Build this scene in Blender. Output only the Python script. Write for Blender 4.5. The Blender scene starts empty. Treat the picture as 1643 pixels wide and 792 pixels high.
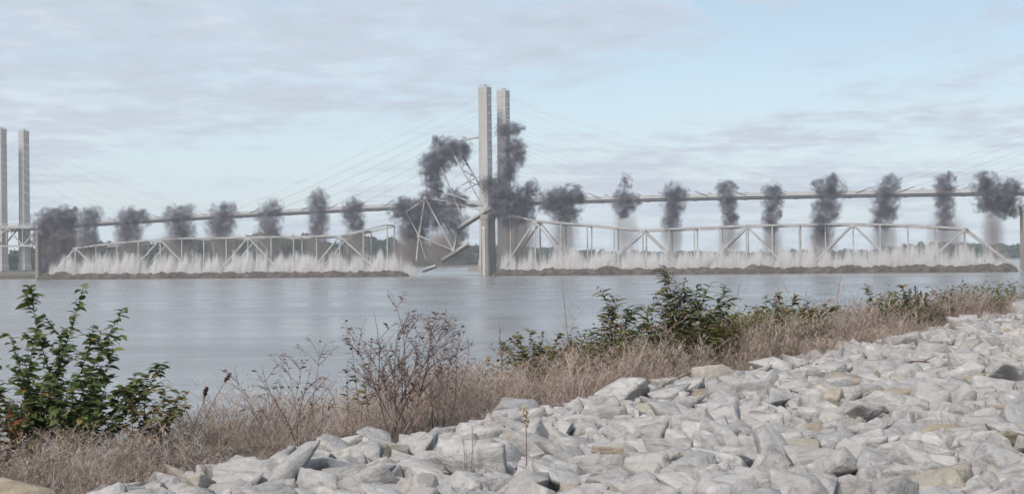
import bpy, bmesh, math, random
import numpy as np
from mathutils import Vector, Matrix, noise as mnoise

random.seed(7)
RNG = np.random.default_rng(7)
R = math.radians
scene = bpy.context.scene
COL = scene.collection

# ------------------------------------------------------------------ camera
EYE = 7.0                       # metres above the river
FPX, IW, IH = 2257.0, 1643.0, 792.0
PITCH, ROLL = math.atan(18.5 / FPX), 0.0115
_F = Vector((0, math.cos(PITCH), math.sin(PITCH)))
_R0 = Vector((1, 0, 0)); _U0 = Vector((0, -math.sin(PITCH), math.cos(PITCH)))
_R = _R0 * math.cos(ROLL) - _U0 * math.sin(ROLL)
_U = _U0 * math.cos(ROLL) + _R0 * math.sin(ROLL)
CAM = Vector((0, 0, EYE))
cd = bpy.data.cameras.new('camera'); cam = bpy.data.objects.new('camera', cd); COL.objects.link(cam)
m = Matrix.Identity(4)
for i in range(3):
    m[i][0], m[i][1], m[i][2], m[i][3] = _R[i], _U[i], -_F[i], CAM[i]
cam.matrix_world = m
cd.sensor_width = 36.0; cd.lens = FPX / IW * 36.0
cd.clip_start = 0.1; cd.clip_end = 20000
scene.camera = cam

# ------------------------------------------------------------------ sky, sun, exposure
SUN_EL, SUN_AZ = R(42), R(205)          # high, behind the camera and to its left, through thin cloud
world = bpy.data.worlds.new('World'); scene.world = world; world.use_nodes = True
def build_world():
    nt = world.node_tree; nt.nodes.clear(); L = nt.links.new
    N = lambda t, **k: _n(nt, t, **k)
    out = N('ShaderNodeOutputWorld'); bg = N('ShaderNodeBackground'); L(bg.outputs[0], out.inputs[0])
    sky = N('ShaderNodeTexSky'); sky.sky_type = 'NISHITA'; sky.sun_disc = False
    sky.sun_elevation = SUN_EL; sky.sun_rotation = SUN_AZ; sky.altitude = 100; sky.air_density = 1.0; sky.dust_density = 0.6; sky.ozone_density = 1.6
    tc = N('ShaderNodeTexCoord'); sep = N('ShaderNodeSeparateXYZ'); L(tc.outputs['Generated'], sep.inputs[0])
    def M(op, a, b=None, c=None, clamp=False):
        n = N('ShaderNodeMath'); n.operation = op; n.use_clamp = clamp
        for i, v in enumerate((a, b, c)):
            if v is None: continue
            if isinstance(v, (int, float)): n.inputs[i].default_value = v
            else: L(v, n.inputs[i])
        return n.outputs[0]
    z = M('MAXIMUM', sep.outputs[2], 0.0)
    zz = M('ADD', z, 0.085)
    px = M('DIVIDE', sep.outputs[0], zz); py = M('DIVIDE', sep.outputs[1], zz)
    cmb = N('ShaderNodeCombineXYZ'); L(px, cmb.inputs[0]); L(py, cmb.inputs[1])
    def noise(scale, detail, rough, off, dist=0.0, stretch=(1, 1, 1)):
        mp = N('ShaderNodeMapping'); mp.inputs['Location'].default_value = off; mp.inputs['Scale'].default_value = stretch
        L(cmb.outputs[0], mp.inputs[0])
        t = N('ShaderNodeTexNoise'); t.inputs['Scale'].default_value = scale; t.inputs['Detail'].default_value = detail
        t.inputs['Roughness'].default_value = rough; t.inputs['Distortion'].default_value = dist
        L(mp.outputs[0], t.inputs['Vector']); return t.outputs[0]
    big = noise(0.8, 3, 0.5, (3.1, 1.7, 0), 0.3)
    mid = noise(2.9, 7, 0.58, (7.3, 2.2, 4), 0.25)
    fine = noise(7.0, 5, 0.6, (1.3, 9.2, 2), 0.3)
    # cloudier towards the left and along the top, a clearer lane ahead
    az = M('ARCTAN2', sep.outputs[0], sep.outputs[1])
    lane = M('SUBTRACT', M('MULTIPLY_ADD', az, 0.22, 0.098), z)          # > 0 below the cloud edge
    lane = M('ABSOLUTE', lane)
    clear = M('SUBTRACT', 1.0, M('MULTIPLY', lane, 19.0), clamp=True)
    cov = M('ADD', M('MULTIPLY', big, 0.55), M('MULTIPLY', mid, 0.75))
    cov = M('ADD', cov, M('MULTIPLY', az, -0.16))
    cov = M('SUBTRACT', cov, M('MULTIPLY', clear, 0.23))
    cov = M('ADD', cov, M('MULTIPLY', M('SUBTRACT', fine, 0.5), 0.30))
    cov = M('SUBTRACT', cov, 0.49)
    cov = M('MULTIPLY', cov, 4.8, clamp=True)
    cov = M('MULTIPLY', cov, 0.93)
    # cloud brightness: lit edges, grey bellies
    sh = M('ADD', M('MULTIPLY', mid, 0.6), M('MULTIPLY', fine, 0.5))
    ramp = N('ShaderNodeValToRGB'); L(sh, ramp.inputs[0])
    e = ramp.color_ramp.elements
    e[0].position = 0.36; e[0].color = (0.50, 0.50, 0.515, 1)
    e[1].position = 0.74; e[1].color = (0.30, 0.335, 0.39, 1)
    k = ramp.color_ramp.elements.new(0.52); k.color = (0.345, 0.385, 0.445, 1)
    skm = N('ShaderNodeMix'); skm.data_type = 'RGBA'; skm.blend_type = 'MULTIPLY'; skm.inputs[0].default_value = 1
    L(sky.outputs[0], skm.inputs[6]); skm.inputs[7].default_value = (0.072, 0.070, 0.066, 1)
    # thin veil that whitens the air near the horizon
    veil = M('MULTIPLY', M('POWER', M('SUBTRACT', 1.0, z, clamp=True), 6.0), 0.9)
    vm = N('ShaderNodeMix'); vm.data_type = 'RGBA'; L(veil, vm.inputs[0]); L(skm.outputs[2], vm.inputs[6]); vm.inputs[7].default_value = (0.385, 0.462, 0.53, 1)
    mx = N('ShaderNodeMix'); mx.data_type = 'RGBA'; L(cov, mx.inputs[0]); L(vm.outputs[2], mx.inputs[6]); L(ramp.outputs[0], mx.inputs[7])
    L(mx.outputs[2], bg.inputs[0]); bg.inputs[1].default_value = 1.0
def _n(nt, t, **k):
    n = nt.nodes.new(t)
    for a, v in k.items(): setattr(n, a, v)
    return n
build_world()
sl = bpy.data.lights.new('sun', 'SUN'); sl.energy = 2.0; sl.angle = R(16); sl.color = (1.0, 0.93, 0.84)
sun = bpy.data.objects.new('sun', sl); COL.objects.link(sun)
sd = Vector((math.sin(SUN_AZ) * math.cos(SUN_EL), math.cos(SUN_AZ) * math.cos(SUN_EL), math.sin(SUN_EL)))
sun.rotation_euler = sd.to_track_quat('Z', 'Y').to_euler(); sun.location = (0, 0, 300)
vs = scene.view_settings
vs.view_transform = 'Standard'; vs.look = 'None'; vs.exposure = 0.85; vs.gamma = 1.0; vs.use_curve_mapping = False
scene.render.engine = 'CYCLES'
cy = scene.cycles
cy.max_bounces = 8; cy.diffuse_bounces = 2; cy.glossy_bounces = 2; cy.transmission_bounces = 2; cy.volume_bounces = 3
cy.transparent_max_bounces = 48; cy.volume_max_steps = 256; cy.caustics_reflective = False; cy.caustics_refractive = False

# ------------------------------------------------------------------ helpers
def ray(px, py):
    return (_F + _R * ((px - IW / 2) / FPX) + _U * (-(py - IH / 2) / FPX))
def at(px, py, Y):
    d = ray(px, py); return CAM + d * (Y / d.y)
def on_plane(px, py, origin, nrm, v=0.0):
    d = ray(px, py); t = (v - nrm.dot(CAM - origin)) / nrm.dot(d); return CAM + d * t

def tag(o, label=None, cat=None, group=None, kind=None):
    for k, v in (('label', label), ('category', cat), ('group', group), ('kind', kind)):
        if v: o[k] = v
    return o
def empty(name, loc, label=None, cat=None, group=None):
    o = bpy.data.objects.new(name, None); COL.objects.link(o); o.location = loc; o.empty_display_size = 0.3
    return tag(o, label, cat, group)
def link(name, me, mat=None, parent=None, loc=None):
    o = bpy.data.objects.new(name, me); COL.objects.link(o)
    if mat is not None and not me.materials: me.materials.append(mat)
    if loc is not None: o.location = loc
    if parent is not None: o.parent = parent; 
    return o
class MB:
    """collects world-space verts and faces; build() links one mesh, re-based on its parent's location"""
    def __init__(s): s.v = []; s.f = []
    def add(s, vs, fs):
        b = len(s.v); s.v.extend([tuple(v) for v in vs]); s.f.extend([tuple(i + b for i in f) for f in fs]); return s
    def frame(s, p, q, up):
        d = (q - p).normalized(); x = d.cross(up)
        if x.length < 1e-3: x = d.cross(Vector((1, 0, 0)))
        x.normalize(); y = x.cross(d).normalized(); return d, x, y
    def beam(s, p, q, w, h, up=Vector((0, 0, 1)), w2=None, h2=None):
        d, x, y = s.frame(p, q, up); w2 = w if w2 is None else w2; h2 = h if h2 is None else h2
        vs = [p + x * (a * w / 2) + y * (b * h / 2) for a, b in ((-1, -1), (1, -1), (1, 1), (-1, 1))]
        vs += [q + x * (a * w2 / 2) + y * (b * h2 / 2) for a, b in ((-1, -1), (1, -1), (1, 1), (-1, 1))]
        return s.add(vs, [(0, 1, 2, 3), (7, 6, 5, 4), (4, 5, 1, 0), (5, 6, 2, 1), (6, 7, 3, 2), (7, 4, 0, 3)])
    def ibeam(s, p, q, w, h, up=Vector((0, 0, 1)), t=0.18):
        d, x, y = s.frame(p, q, up)
        for o in (-1, 1):
            s.beam(p + x * (o * (w / 2 - w * t / 2)), q + x * (o * (w / 2 - w * t / 2)), w * t, h, up)
        return s.beam(p, q, w * (1 - 2 * t), h * 0.45, up)
    def tube(s, pts, rad, n=6, cap=True):
        pts = [Vector(p) for p in pts]; b = len(s.v); k = len(pts)
        rad = rad if isinstance(rad, (list, tuple)) else [rad] * k
        prev = None
        for i, p in enumerate(pts):
            t = (pts[min(i + 1, k - 1)] - pts[max(i - 1, 0)]).normalized()
            x = t.cross(Vector((0.13, 0.27, 0.95)) if prev is None else prev)
            if prev is None:
                if x.length < 1e-3: x = t.cross(Vector((1, 0, 0)))
                x.normalize(); y = t.cross(x).normalized()
            else:
                x = prev - t * prev.dot(t)
                if x.length < 1e-4: x = t.orthogonal()
                x.normalize(); y = t.cross(x).normalized()
            prev = x
            for j in range(n):
                a = 2 * math.pi * j / n; s.v.append(tuple(p + (x * math.cos(a) + y * math.sin(a)) * rad[i]))
        for i in range(k - 1):
            for j in range(n):
                s.f.append((b + i * n + j, b + i * n + (j + 1) % n, b + (i + 1) * n + (j + 1) % n, b + (i + 1) * n + j))
        if cap:
            s.f.append(tuple(b + j for j in reversed(range(n)))); s.f.append(tuple(b + (k - 1) * n + j for j in range(n)))
        return s
    def mesh(s, name, base=Vector((0, 0, 0))):
        me = bpy.data.meshes.new(name); me.from_pydata([(x - base[0], y - base[1], z - base[2]) for x, y, z in s.v], [], s.f); me.update(); return me
    def build(s, name, mat, parent=None, smooth=False):
        root = parent; base = Vector((0, 0, 0))
        while root is not None: base = base + root.location; root = root.parent
        me = s.mesh(name, base)
        if smooth: me.polygons.foreach_set('use_smooth', [True] * len(me.polygons))
        return link(name, me, mat, parent)
def np_mesh(name, V, F):
    """V (n,3), F (m,k) arrays -> mesh"""
    me = bpy.data.meshes.new(name); F = np.asarray(F, dtype=np.int32); k = F.shape[1]
    me.vertices.add(len(V)); me.vertices.foreach_set('co', np.asarray(V, dtype=np.float32).ravel())
    me.loops.add(F.size); me.loops.foreach_set('vertex_index', F.ravel())
    me.polygons.add(len(F)); me.polygons.foreach_set('loop_start', np.arange(0, F.size, k, dtype=np.int32))
    me.update(calc_edges=True); me.validate(); return me
def scatter(V, F, mats):
    """copies of (V,F) under n 3x4 matrices -> V', F'"""
    mats = np.asarray(mats); n = len(mats); k = len(V)
    W = np.einsum('nij,kj->nki', mats[:, :, :3], V) + mats[:, None, :, 3]
    return W.reshape(-1, 3), (np.asarray(F)[None] + (np.arange(n) * k)[:, None, None]).reshape(-1, len(F[0]))

# ------------------------------------------------------------------ materials
def mat_base(name, rough=0.8, spec=0.3):
    mt = bpy.data.materials.new(name); mt.use_nodes = True; nt = mt.node_tree
    p = nt.nodes['Principled BSDF']; p.inputs['Roughness'].default_value = rough; p.inputs['Specular IOR Level'].default_value = spec
    return mt, nt, p
def ramp(nt, fac, stops):
    r = nt.nodes.new('ShaderNodeValToRGB'); e = r.color_ramp.elements
    while len(e) > 1: e.remove(e[-1])
    e[0].position = stops[0][0]; e[0].color = (*stops[0][1], 1)
    for p, c in stops[1:]:
        k = e.new(p); k.color = (*c, 1)
    nt.links.new(fac, r.inputs[0]); return r.outputs[0]
def tex(nt, scale, detail=4, rough=0.6, coord='Object', stretch=(1, 1, 1), dist=0.0, loc=(0, 0, 0)):
    tc = nt.nodes.new('ShaderNodeTexCoord'); mp = nt.nodes.new('ShaderNodeMapping'); mp.inputs['Scale'].default_value = stretch; mp.inputs['Location'].default_value = loc
    if coord == 'World':
        g = nt.nodes.new('ShaderNodeNewGeometry'); nt.links.new(g.outputs['Position'], mp.inputs[0])
    else: nt.links.new(tc.outputs[coord], mp.inputs[0])
    t = nt.nodes.new('ShaderNodeTexNoise'); t.inputs['Scale'].default_value = scale; t.inputs['Detail'].default_value = detail; t.inputs['Roughness'].default_value = rough; t.inputs['Distortion'].default_value = dist
    nt.links.new(mp.outputs[0], t.inputs['Vector']); return t.outputs[0]
def mth(nt, op, a, b=None, c=None, clamp=False):
    n = nt.nodes.new('ShaderNodeMath'); n.operation = op; n.use_clamp = clamp
    for i, v in enumerate((a, b, c)):
        if v is None: continue
        if isinstance(v, (int, float)): n.inputs[i].default_value = v
        else: nt.links.new(v, n.inputs[i])
    return n.outputs[0]
def mixc(nt, fac, a, b, mode='MIX'):
    n = nt.nodes.new('ShaderNodeMix'); n.data_type = 'RGBA'; n.blend_type = mode
    for i, v in ((0, fac), (6, a), (7, b)):
        if isinstance(v, (int, float)): n.inputs[i].default_value = v
        elif isinstance(v, tuple): n.inputs[i].default_value = (*v, 1)
        else: nt.links.new(v, n.inputs[i])
    return n.outputs[2]
def bump(nt, p, h, strength, dist):
    b = nt.nodes.new('ShaderNodeBump'); b.inputs['Strength'].default_value = strength; b.inputs['Distance'].default_value = dist
    nt.links.new(h, b.inputs['Height']); nt.links.new(b.outputs[0], p.inputs['Normal'])
def rnd_each(nt):
    """a value per object and per loose piece"""
    oi = nt.nodes.new('ShaderNodeObjectInfo'); g = nt.nodes.new('ShaderNodeNewGeometry')
    return mth(nt, 'FRACT', mth(nt, 'ADD', oi.outputs['Random'], g.outputs['Random Per Island']))
def noisy(name, stops, scale, rough=0.8, spec=0.25, detail=5, coord='Object', stretch=(1, 1, 1), bmp=None, bscale=None):
    mt, nt, p = mat_base(name, rough, spec)
    f = tex(nt, scale, detail, 0.6, coord, stretch)
    nt.links.new(ramp(nt, f, stops), p.inputs['Base Color'])
    if bmp: bump(nt, p, tex(nt, bscale or scale * 3, 6, 0.65, coord), bmp[0], bmp[1])
    return mt
def per_piece(name, stops, rough=0.8, spec=0.2, trans=0.0):
    mt, nt, p = mat_base(name, rough, spec)
    c = ramp(nt, rnd_each(nt), stops); nt.links.new(c, p.inputs['Base Color'])
    if trans:
        tr = nt.nodes.new('ShaderNodeBsdfTranslucent'); nt.links.new(c, tr.inputs[0]); mx = nt.nodes.new('ShaderNodeMixShader'); mx.inputs[0].default_value = trans
        o = nt.nodes['Material Output']; nt.links.new(p.outputs[0], mx.inputs[1]); nt.links.new(tr.outputs[0], mx.inputs[2]); nt.links.new(mx.outputs[0], o.inputs[0])
    return mt

M = {}
M['tower'] = noisy('tower_concrete', [(0.3, (0.36, 0.347, 0.328)), (0.5, (0.42, 0.408, 0.388)), (0.7, (0.47, 0.458, 0.438))], 0.12, stretch=(1, 1, 0.25), bmp=(0.2, 0.05), bscale=1.0)
_nt = M['tower'].node_tree; _p = _nt.nodes['Principled BSDF']; _c = _p.inputs['Base Color'].links[0].from_socket
_g = _nt.nodes.new('ShaderNodeNewGeometry'); _s = _nt.nodes.new('ShaderNodeSeparateXYZ'); _nt.links.new(_g.outputs['Position'], _s.inputs[0])
_f = mth(_nt, 'LESS_THAN', mth(_nt, 'FRACT', mth(_nt, 'MULTIPLY', _s.outputs[2], 0.22)), 0.09)
_r = mth(_nt, 'MULTIPLY', tex(_nt, 0.5, 4, 0.6, 'World', (1, 1, 0.04)), 1.0)
_c = mixc(_nt, 0.6, _c, ramp(_nt, _r, [(0.38, (0.78, 0.76, 0.73)), (0.55, (1, 1, 1))]), 'MULTIPLY')
_nt.links.new(mixc(_nt, mth(_nt, 'MULTIPLY', _f, 0.3), _c, (0.25, 0.24, 0.23)), _p.inputs['Base Color'])
M['pier'] = noisy('pier_concrete', [(0.3, (0.20, 0.175, 0.15)), (0.5, (0.31, 0.28, 0.245)), (0.7, (0.38, 0.35, 0.31))], 0.3, stretch=(1, 1, 0.2), bmp=(0.4, 0.08), bscale=1.2)
M['deck'] = noisy('deck_concrete', [(0.3, (0.36, 0.36, 0.36)), (0.7, (0.46, 0.46, 0.45))], 0.1)
M['girder'] = noisy('girder_steel', [(0.3, (0.12, 0.125, 0.13)), (0.7, (0.18, 0.185, 0.19))], 0.15)
M['cable'] = noisy('cable_sheath', [(0.3, (0.54, 0.53, 0.53)), (0.7, (0.60, 0.59, 0.59))], 0.1, rough=0.5)
M['steel'] = noisy('truss_paint', [(0.3, (0.24, 0.225, 0.215)), (0.42, (0.33, 0.325, 0.32)), (0.55, (0.38, 0.375, 0.37)), (0.7, (0.43, 0.425, 0.42))], 0.35, rough=0.6, bmp=(0.15, 0.05), bscale=2.0)
M['roadway'] = noisy('broken_roadway', [(0.3, (0.32, 0.31, 0.30)), (0.7, (0.5, 0.49, 0.47))], 0.4, bmp=(0.5, 0.15), bscale=1.0)
M['dark'] = noisy('dark_steel', [(0.3, (0.04, 0.036, 0.034)), (0.7, (0.09, 0.08, 0.075))], 0.8)  # near-black brown for the stringers under the slabs and the pier bearings
M['white'] = noisy('gauge_white', [(0.35, (0.5, 0.5, 0.48)), (0.65, (0.68, 0.68, 0.66))], 1.0)
M['mark'] = noisy('gauge_mark', [(0.3, (0.05, 0.05, 0.05)), (0.7, (0.09, 0.09, 0.09))], 1.0)
# water: muddy river, sky mirrored at a low angle
mt, nt, p = mat_base('river_water', 0.16, 0.5)
f = tex(nt, 0.05, 4, 0.6, 'World', (0.35, 1, 1))
nt.links.new(ramp(nt, f, [(0.35, (0.20, 0.20, 0.20)), (0.65, (0.26, 0.26, 0.258))]), p.inputs['Base Color'])
p.inputs['IOR'].default_value = 1.33
g1 = tex(nt, 1.6, 5, 0.6, 'World', (0.45, 1.0, 1), 0.6); g2 = tex(nt, 0.16, 4, 0.6, 'World', (0.3, 1.0, 1), 1.2)
g3 = tex(nt, 0.03, 3, 0.6, 'World', (0.3, 1.2, 1), 1.0)
patch = mth(nt, 'MULTIPLY_ADD', mth(nt, 'SUBTRACT', g3, 0.42, clamp=True), 5.0, 0.25, clamp=True)
hgt = mth(nt, 'ADD', mth(nt, 'MULTIPLY', mth(nt, 'MULTIPLY', g1, patch), 0.10), mth(nt, 'MULTIPLY', g2, 0.42))
bump(nt, p, hgt, 0.65, 0.75)
nt.links.new(mth(nt, 'MULTIPLY_ADD', patch, 0.14, 0.15), p.inputs['Roughness'])
M['water'] = mt
# riprap: pale limestone, a few tan and blue-grey blocks, dust and cracks
mt, nt, p = mat_base('limestone', 0.9, 0.2)
c = ramp(nt, rnd_each(nt), [(0.0, (0.375, 0.36, 0.348)), (0.2, (0.50, 0.48, 0.464)), (0.4, (0.405, 0.388, 0.376)), (0.6, (0.53, 0.509, 0.493)), (0.8, (0.395, 0.388, 0.379)), (0.9, (0.475, 0.456, 0.44)), (0.965, (0.42, 0.38, 0.32)), (1.0, (0.37, 0.31, 0.235))])
st = tex(nt, 5.0, 6, 0.65, 'World', (1, 1, 1.6), 0.8)
c = mixc(nt, 0.75, c, ramp(nt, st, [(0.34, (0.55, 0.54, 0.52)), (0.47, (0.95, 0.95, 0.95)), (0.56, (1, 1, 1)), (0.66, (1.3, 1.29, 1.28))]), 'MULTIPLY')
sp = tex(nt, 60.0, 3, 0.7, 'World')
c = mixc(nt, 0.5, c, ramp(nt, sp, [(0.35, (0.78, 0.77, 0.76)), (0.6, (1.06, 1.06, 1.06))]), 'MULTIPLY')
nt.links.new(c, p.inputs['Base Color'])
h = mth(nt, 'ADD', mth(nt, 'MULTIPLY', tex(nt, 9.0, 8, 0.68, 'World', (1, 1, 1.5), 0.5), 1.0), mth(nt, 'MULTIPLY', sp, 0.06))
bump(nt, p, h, 0.75, 0.07)
M['stone'] = mt
M['earth'] = noisy('bank_earth', [(0.3, (0.10, 0.09, 0.08)), (0.6, (0.19, 0.175, 0.16))], 1.2, coord='World', bmp=(0.6, 0.05), bscale=8)
M['farland'] = noisy('far_land', [(0.3, (0.10, 0.085, 0.055)), (0.5, (0.16, 0.13, 0.085)), (0.7, (0.13, 0.135, 0.06))], 0.06, coord='World')
M['mud'] = noisy('churned_mud', [(0.3, (0.055, 0.045, 0.037)), (0.5, (0.088, 0.073, 0.06)), (0.72, (0.15, 0.13, 0.112))], 0.35, rough=0.7, coord='World', bmp=(0.8, 0.5), bscale=0.8)
M['hay'] = per_piece('dry_weed', [(0.0, (0.28, 0.215, 0.195)), (0.3, (0.41, 0.32, 0.275)), (0.55, (0.51, 0.415, 0.365)), (0.8, (0.59, 0.50, 0.45)), (0.93, (0.40, 0.31, 0.20)), (1.0, (0.26, 0.28, 0.13))], 0.9, 0.1, 0.25)
_nt = M['hay'].node_tree; _p = _nt.nodes['Principled BSDF']; _c = _p.inputs['Base Color'].links[0].from_socket
_m = mixc(_nt, 0.85, _c, ramp(_nt, tex(_nt, 0.9, 3, 0.5, 'World'), [(0.36, (0.72, 0.70, 0.62)), (0.5, (1.0, 1.0, 1.0)), (0.62, (1.22, 1.2, 1.2))]), 'MULTIPLY')
_nt.links.new(_m, _p.inputs['Base Color'])
for _l in [n for n in _nt.nodes if n.type == 'BSDF_TRANSLUCENT']: _nt.links.new(_m, _l.inputs[0])
M['reed'] = per_piece('pale_reed', [(0.0, (0.36, 0.28, 0.20)), (1.0, (0.48, 0.40, 0.31))], 0.8, 0.2)
M['twig'] = per_piece('dead_twig', [(0.0, (0.14, 0.10, 0.088)), (0.5, (0.22, 0.165, 0.15)), (1.0, (0.30, 0.235, 0.215))], 0.9, 0.1)
M['stem'] = per_piece('green_stem', [(0.0, (0.09, 0.085, 0.045)), (1.0, (0.14, 0.12, 0.065))], 0.8, 0.2)
M['leaf'] = per_piece('green_leaf', [(0.0, (0.07, 0.10, 0.036)), (0.4, (0.11, 0.15, 0.052)), (0.75, (0.15, 0.19, 0.066)), (0.92, (0.20, 0.22, 0.075)), (1.0, (0.26, 0.17, 0.06))], 0.55, 0.35, 0.3)
M['leaf_dull'] = per_piece('dull_leaf', [(0.0, (0.06, 0.08, 0.038)), (0.5, (0.115, 0.13, 0.056)), (0.75, (0.20, 0.185, 0.07)), (1.0, (0.30, 0.19, 0.085))], 0.6, 0.3, 0.3)
M['leaf_yellow'] = per_piece('yellowing_leaf', [(0.0, (0.09, 0.115, 0.042)), (0.4, (0.155, 0.16, 0.056)), (0.7, (0.24, 0.195, 0.07)), (0.9, (0.23, 0.13, 0.07)), (1.0, (0.28, 0.17, 0.11))], 0.6, 0.3, 0.3)
M['leaf_red'] = per_piece('rusty_leaf', [(0.0, (0.14, 0.055, 0.03)), (0.5, (0.22, 0.095, 0.045)), (1.0, (0.12, 0.12, 0.04))], 0.7, 0.2, 0.3)
M['leaf_dead'] = per_piece('dead_leaf', [(0.0, (0.12, 0.08, 0.075)), (0.5, (0.20, 0.14, 0.13)), (1.0, (0.28, 0.20, 0.18))], 0.85, 0.1, 0.15)
M['seed'] = per_piece('seed_head', [(0.0, (0.06, 0.035, 0.028)), (1.0, (0.12, 0.075, 0.055))], 0.9, 0.1)
M['wood'] = per_piece('far_foliage', [(0.0, (0.022, 0.036, 0.020)), (0.5, (0.034, 0.055, 0.027)), (0.85, (0.05, 0.07, 0.032)), (1.0, (0.075, 0.075, 0.035))], 0.9, 0.1, 0.2)

def puff_material(name, lobes, scale, gain, color, seed, erode=1.6, soft=1.0, bias=0.0, streak=1.0, warp=7.5):
    """smoke mottled by noise from dark soot to paler dust tones (streaked dust keeps one tone); density swells inside each lobe and is torn by turbulence; lobes in object space"""
    mt = bpy.data.materials.new(name); mt.use_nodes = True; nt = mt.node_tree; nt.nodes.clear(); L = nt.links.new
    out = nt.nodes.new('ShaderNodeOutputMaterial')
    tc = nt.nodes.new('ShaderNodeTexCoord'); P = tc.outputs['Object']
    mp = nt.nodes.new('ShaderNodeMapping'); mp.inputs['Location'].default_value = (seed * 3.7, seed * 1.9, seed * 5.3); mp.inputs['Scale'].default_value = (1, 1, streak); L(P, mp.inputs[0])
    t = nt.nodes.new('ShaderNodeTexNoise'); t.inputs['Scale'].default_value = scale; t.inputs['Detail'].default_value = 6; t.inputs['Roughness'].default_value = 0.68; t.inputs['Distortion'].default_value = 0.2
    L(mp.outputs[0], t.inputs['Vector'])
    wn = nt.nodes.new('ShaderNodeTexNoise'); wn.inputs['Scale'].default_value = scale * 0.75; wn.inputs['Detail'].default_value = 3.0; L(mp.outputs[0], wn.inputs['Vector'])
    wv = nt.nodes.new('ShaderNodeVectorMath'); wv.operation = 'SUBTRACT'; L(wn.outputs['Color'], wv.inputs[0]); wv.inputs[1].default_value = (0.5, 0.5, 0.5)
    ws = nt.nodes.new('ShaderNodeVectorMath'); ws.operation = 'MULTIPLY_ADD'; L(wv.outputs[0], ws.inputs[0]); ws.inputs[1].default_value = (warp, warp, warp * (1 if streak == 1 else 0)); L(P, ws.inputs[2]); P = ws.outputs[0]
    best = None
    for (c, r) in lobes:
        q = nt.nodes.new('ShaderNodeMapping'); q.vector_type = 'TEXTURE'; q.inputs['Location'].default_value = c; q.inputs['Scale'].default_value = r; L(P, q.inputs[0])
        ln = nt.nodes.new('ShaderNodeVectorMath'); ln.operation = 'LENGTH'; L(q.outputs[0], ln.inputs[0])
        d = mth(nt, 'SUBTRACT', 1.0, ln.outputs['Value'])
        if best is None: best = d
        else:
            s = nt.nodes.new('ShaderNodeMath'); s.operation = 'SMOOTH_MAX'; L(best, s.inputs[0]); L(d, s.inputs[1]); s.inputs[2].default_value = 0.35; best = s.outputs[0]
    v = mth(nt, 'MULTIPLY_ADD', mth(nt, 'SUBTRACT', t.outputs[0], 0.5), 2.0 * erode, mth(nt, 'SUBTRACT', best, bias))
    mr = nt.nodes.new('ShaderNodeMapRange'); mr.interpolation_type = 'SMOOTHSTEP'; L(v, mr.inputs[0]); mr.inputs[1].default_value = 0.0; mr.inputs[2].default_value = soft; mr.inputs[3].default_value = 0.0; mr.inputs[4].default_value = gain
    edge = mth(nt, 'MULTIPLY_ADD', best, 4.0, 0.9, clamp=True)      # nothing left at the rim of the cloud
    dens = mth(nt, 'MULTIPLY', mr.outputs[0], edge)
    pv = nt.nodes.new('ShaderNodeVolumePrincipled'); L(ramp(nt, wn.outputs[0], [(0.36, tuple(x * 0.62 for x in color)), (0.5, color), (0.64, tuple(min(1, x * 2.1) for x in color))]), pv.inputs['Color']) if streak == 1 else setattr(pv.inputs['Color'], 'default_value', (*color, 1)); pv.inputs['Anisotropy'].default_value = 0.0
    L(dens, pv.inputs['Density']); L(pv.outputs[0], out.inputs['Volume'])
    clear_air(nt, out)
    return mt
def clear_air(nt, out):
    w = nt.nodes.new('ShaderNodeRGB'); w.outputs[0].default_value = (1, 1, 1, 1)
    tr = nt.nodes.new('ShaderNodeBsdfTransparent'); nt.links.new(w.outputs[0], tr.inputs[0]); nt.links.new(tr.outputs[0], out.inputs['Surface'])

# ================================================================== SETTING
# ---- river
U_DIR, N_DIR = Vector((0.625, 0.7806, 0)), Vector((-0.7806, 0.625, 0)); BO = Vector((2.5, 24.0, 0))   # foot of the riprap: along it, and towards the water
def bank_s(x, y): return (x - BO.x) * N_DIR.x + (y - BO.y) * N_DIR.y
def ground_z(x, y):
    s = bank_s(x, y)
    xx = np.clip(x, -14, 20)
    z = EYE - 2.12 + 0.03 * xx
    z = z - np.maximum(s - 1.6, 0) * 0.5 - np.clip(s, 0, 2) * 0.06
    return np.maximum(z, -2.0)
w = MB(); w.add([(-9000, -60, 0), (9000, -60, 0), (9000, 12000, 0), (-9000, 12000, 0)], [(0, 1, 2, 3)])
tag(w.build('river_water', M['water']), 'broad grey muddy river with faint ripples below the bridge', 'river', kind='structure')
# ---- near bank of earth under stones and weeds
us = np.concatenate([np.linspace(-60, -16, 18), np.linspace(-15, 50, 110), np.linspace(52, 160, 36)]); ss = np.concatenate([np.linspace(-40, -22, 8), np.linspace(-21, 17, 96)])
UU, SS = np.meshgrid(us, ss, indexing='ij'); X = BO.x + U_DIR.x * UU + N_DIR.x * SS; Y = BO.y + U_DIR.y * UU + N_DIR.y * SS
nz = np.array([mnoise.noise(Vector((a * 0.7, b * 0.7, 0))) for a, b in zip(X.ravel(), Y.ravel())]).reshape(X.shape)
Z = ground_z(X, Y) - 0.16 + 0.05 * nz
ni, nj = X.shape; idx = np.arange(ni * nj).reshape(ni, nj)
F = np.stack([idx[:-1, :-1], idx[1:, :-1], idx[1:, 1:], idx[:-1, 1:]], -1).reshape(-1, 4)
bank = link('river_bank', np_mesh('river_bank', np.stack([X, Y, Z], -1).reshape(-1, 3), F), M['earth'])
tag(bank, 'riverbank slope under the pale riprap stones and dry weeds', 'riverbank', kind='structure')

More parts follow.
